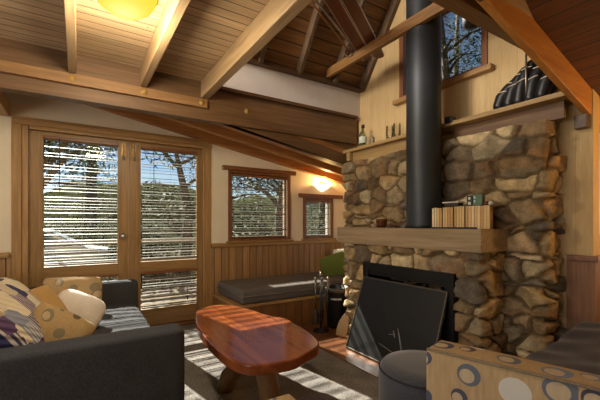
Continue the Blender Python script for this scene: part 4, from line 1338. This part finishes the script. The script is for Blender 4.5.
# daybed in the nook
dbd = thing('nook_daybed', 'grey velvet covered daybed in the nook beside the stone', 'daybed', (2.5, 0.45, 0))
B(1.82, -0.25, 0, 2.95, 0.90, 0.26).build('bed_base', M['bench_x'], dbd)
NX, NY = 70, 60
vs, fs = [], []
def zc(x, y):
    s = min(max((x - 2.35) / .65, 0), 1); s = s * s * (3 - 2 * s)
    f = .005 * math.sin(26 * (x + .35 * y) + 2 * math.sin(5 * y)) * (.4 + .6 * math.sin(3 * x + 4 * y) ** 2) + .0035 * math.sin(47 * (x * .8 + y * .5) + 3 * math.sin(4 * x))
    return .452 + .085 * s + f
x0, x1, y0, y1 = 1.78, 2.965, -0.28, 1.005
for i in range(NX + 1):
    for j in range(NY + 1):
        x = x0 + (x1 - x0) * i / NX; y = y0 + (y1 - y0) * j / NY
        e = min(i, NX - i) / NX * (x1 - x0); e2 = min(j, NY - j) / NY * (y1 - y0)
        drop = .05 * max(0, 1 - e / .05) ** 2 + .05 * max(0, 1 - e2 / .05) ** 2
        vs.append((x, y, zc(x, y) - drop))
for i in range(NX):
    for j in range(NY):
        a = i * (NY + 1) + j
        fs.append((a, a + NY + 1, a + NY + 2, a + 1))
edge = [i * (NY + 1) for i in range(NX + 1)] + [NX * (NY + 1) + j for j in range(1, NY + 1)] + [i * (NY + 1) + NY for i in range(NX - 1, -1, -1)] + [j for j in range(NY - 1, 0, -1)]
o = len(vs)
for q in edge:
    x, y, z = vs[q]; vs.append((x, y, .22))
m = len(edge)
for q in range(m):
    fs.append((edge[q], edge[(q + 1) % m], o + (q + 1) % m, o + q))
MB().add(vs, fs).build('velvet_cover', M['velvet'], dbd, smooth=True)

# ================================================================== OUTSIDE
struct(B(-60, YW + 0.12, -0.5, 60, 70, -0.35).build('ground', M['earth']))
struct(B(-4, YW + 0.13, -0.15, 6, 7.2, -0.06).build('ground', M['deck']))
dr = thing('deck_railing', 'weathered timber railing round the deck outside the doors', 'railing', (1, 7.1, -.06))
MB().box(-4, 7.05, .82, 6, 7.17, .88).build('top_rail', M['deck'], dr)
MB().box(-4, 7.08, .45, 6, 7.12, .53).build('mid_rail', M['deck'], dr)
for x in (-3, -1.2, .6, 2.4, 4.2):
    B(x, 7.06, -.06, x + .09, 7.15, .82).build('post', M['deck'], dr)

hv, hf = [], []
for i in range(41):
    for j in range(13):
        x = -40 + i * 2.2; y = 20 + j * 1.5
        hv.append((x, y, -.5 + min(1, j / 8) * (4.6 + .6 * math.sin(x * .35) + .4 * math.sin(x * .9 + 1) + .25 * math.sin(x * 1.7 + j))))
for i in range(40):
    for j in range(12):
        a = i * 13 + j
        hf.append((a, a + 13, a + 14, a + 1))
struct(MB().add(hv, hf).build('hill', M['hill'], smooth=True))

def leaf_cloud(mb, c, r, n, size, rs):
    c = Vector(c)
    for _ in range(n):
        while True:
            p = Vector((rs.uniform(-1, 1), rs.uniform(-1, 1), rs.uniform(-1, 1)))
            if p.length < 1: break
        p = c + Vector((p.x * r[0], p.y * r[1], p.z * r[2]))
        a = Vector((rs.gauss(0, 1), rs.gauss(0, 1), rs.gauss(0, 1))).normalized()
        b = a.orthogonal().normalized()
        s = size * rs.uniform(.6, 1.3)
        mb.add([p - a * s, p + b * s * .3, p + a * s, p - b * s * .3], [(0, 1, 2, 3)])

def tree(x, y, h, lean, rad, seed, label, crown=(2.0, 2.0, 1.6), nleaf=1600, low=.45, group='gum trees outside'):
    rs = random.Random(seed)
    t = thing('gum_tree', label, 'tree', (x, y, -.4), group)
    top = Vector((x + lean[0], y + lean[1], h))
    b = Vector((x, y, -.4))
    mid = b.lerp(top, .5) + Vector((rs.uniform(-.3, .3), 0, 0))
    MB().tube([b, b.lerp(mid, .5), mid, mid.lerp(top, .5), top], [rad * 1.2, rad, rad * .85, rad * .6, rad * .25], 12).build('trunk', M['bark'], t, smooth=True)
    lf = MB()
    for k in range(6):
        s = b.lerp(top, rs.uniform(low, .85))
        e = s + Vector((rs.uniform(-1, 1) * crown[0], rs.uniform(-1, 1) * crown[1] * .7, rs.uniform(.2, 1.2)))
        MB().tube([s, s.lerp(e, .5) + Vector((0, 0, .15)), e], [rad * .35, rad * .25, rad * .08], 8).build('branch', M['bark'], t, smooth=True)
        leaf_cloud(lf, e, (crown[0] * .55, crown[1] * .55, crown[2] * .5), nleaf // 8, .085, rs)
    leaf_cloud(lf, top, crown, nleaf // 4, .085, rs)
    lf.build('crown', M['leaf'], t)
tree(-0.75, 8.2, 3.1, (.2, .2), .20, 1, 'thick dark-trunked gum tree standing right outside the door', low=.35, crown=(1.6, 1.0, .7))
tree(2.3, 9.2, 3.4, (-.2, .3), .14, 2, 'slender gum tree showing through the middle of the doors', low=.3, crown=(1.6, 1.0, .8))
tree(5.2, 9.2, 3.3, (.2, 0), .18, 3, 'gum tree outside the larger bench window', low=.3, crown=(1.6, 1.0, .8))
tree(-4.6, 15.5, 6.5, (.3, 0), .24, 4, 'tall gum tree far behind the parked car', crown=(2.6, 1.5, 2.6), nleaf=4200, low=.3)
tree(8.4, 10.2, 3.4, (-.2, 0), .16, 5, 'gum tree outside the small bench window', low=.3, crown=(1.6, 1.0, .8))
tree(8.6, 5.6, 7.5, (-.6, .2), .15, 6, 'gum tree seen high through the gable window', low=.4, nleaf=3600, crown=(1.6, 1.6, 1.8))
tree(12.0, 8.0, 10.0, (.3, 0), .17, 7, 'second gum tree behind the gable window', low=.4, nleaf=4200, crown=(2.2, 1.6, 2.4))
tree(-9.5, 17.0, 6.5, (.3, 0), .24, 8, 'far gum tree at the outer edge of the yard', crown=(2.8, 1.5, 3.0), nleaf=4200, low=.2)
tree(0.4, 17.5, 6.5, (.2, 0), .24, 9, 'far gum tree straight behind the parked car bonnet', crown=(2.7, 1.5, 3.0), nleaf=4200, low=.2)
tree(6.2, 17.0, 6.5, (.2, 0), .24, 10, 'far gum tree across the yard beyond the bench windows', crown=(2.8, 1.5, 3.0), nleaf=4200, low=.2)
tree(12.4, 17.0, 6.5, (.2, 0), .24, 11, 'far gum tree furthest towards the gable corner', crown=(2.8, 1.5, 3.0), nleaf=4200, low=.2)
def shrub(x, y, r, seed, label):
    rs = random.Random(seed)
    t = thing('leafy_shrub', label, 'shrub', (x, y, -.38), 'shrubs beyond the deck')
    lf = MB(); leaf_cloud(lf, (x, y, r[2] * .8 - .4), r, 1500, .08, rs)
    lf.build('foliage', M['leaf2'], t)
    st_ = MB()
    for k in range(5):
        st_.tube([(x, y, -.4), (x + rs.uniform(-.6, .6) * r[0], y + rs.uniform(-.4, .4), r[2] * .9)], [.03, .008], 6)
    st_.build('stems', M['bark'], t)
shrub(-3.3, 8.2, (.9, .6, .9), 21, 'round shrub at the deck corner beyond the sofa')
shrub(1.2, 8.0, (.8, .5, .9), 22, 'wide shrub outside between the doors and the bench window')
shrub(3.7, 8.0, (.9, .5, 1.2), 23, 'tall shrub close outside the larger bench window')
shrub(6.6, 8.3, (1.0, .6, 1.3), 24, 'dark shrub outside the small bench window')
shrub(0.6, 13.0, (2.0, .8, 1.2), 25, 'low shrub mass behind the parked car')
shrub(4.8, 13.0, (1.9, .8, 1.5), 26, 'broad shrub in the yard behind the bench-window tree')
shrub(9.2, 13.0, (1.9, .8, 1.6), 27, 'broad shrub in the yard towards the gable corner')
shrub(-5.2, 13.2, (1.9, .8, 1.6), 28, 'broad shrub in the yard beside the car boot')
# parked car
pc = thing('parked_car', 'silver parked car seen through the blind of the sofa-side door', 'car', (-1.6, 10.6, -.35))
side = [(-3.6, .05), (-3.65, .45), (-3.3, .62), (-2.5, .70), (-1.9, 1.12), (-.6, 1.15), (.15, .72), (.75, .62), (.82, .35), (.78, .05)]
MB().prism([(a, b - .1) for a, b in side], 'y', 9.8, 11.3).build('body', M['carbody'], pc, bevel=.06, segs=3)
MB().prism([(-2.3, .64), (-1.85, .96), (-.65, .99), (-.1, .64)], 'y', 9.785, 9.81).build('side_window', M['carglass'], pc)
for x in (-2.75, 0.0):
    MB().lathe([(0, 0), (.28, 0), (.30, .03), (.30, .17), (.28, .2), (0, .2)], (x, 9.98, -.05), 24, (0, -1, 0)).build('wheel', M['rubber'], pc, smooth=True)
bf = thing('bird_feeder', 'dark round bird feeder hanging outside the gable window', 'bird feeder', (3.75, 2.27, 3.55))
bc = (3.75, 2.27, 3.52)
MB().lathe([(0, -.12), (.07, -.11), (.10, -.06), (.10, .04), (.05, .12), (0, .14)], bc, 20).build('body', M['cover_dark'], bf, smooth=True)
MB().tube([(3.75, 2.27, 3.64), (3.75, 2.27, 4.5)], .004, 6).build('hanging_cord', M['cord_dark'], bf)
struct(MB().box(3.1, 1.5, 4.48, 4.1, 3.0, 4.52).build('roof_eave', M['trimdark_x']))
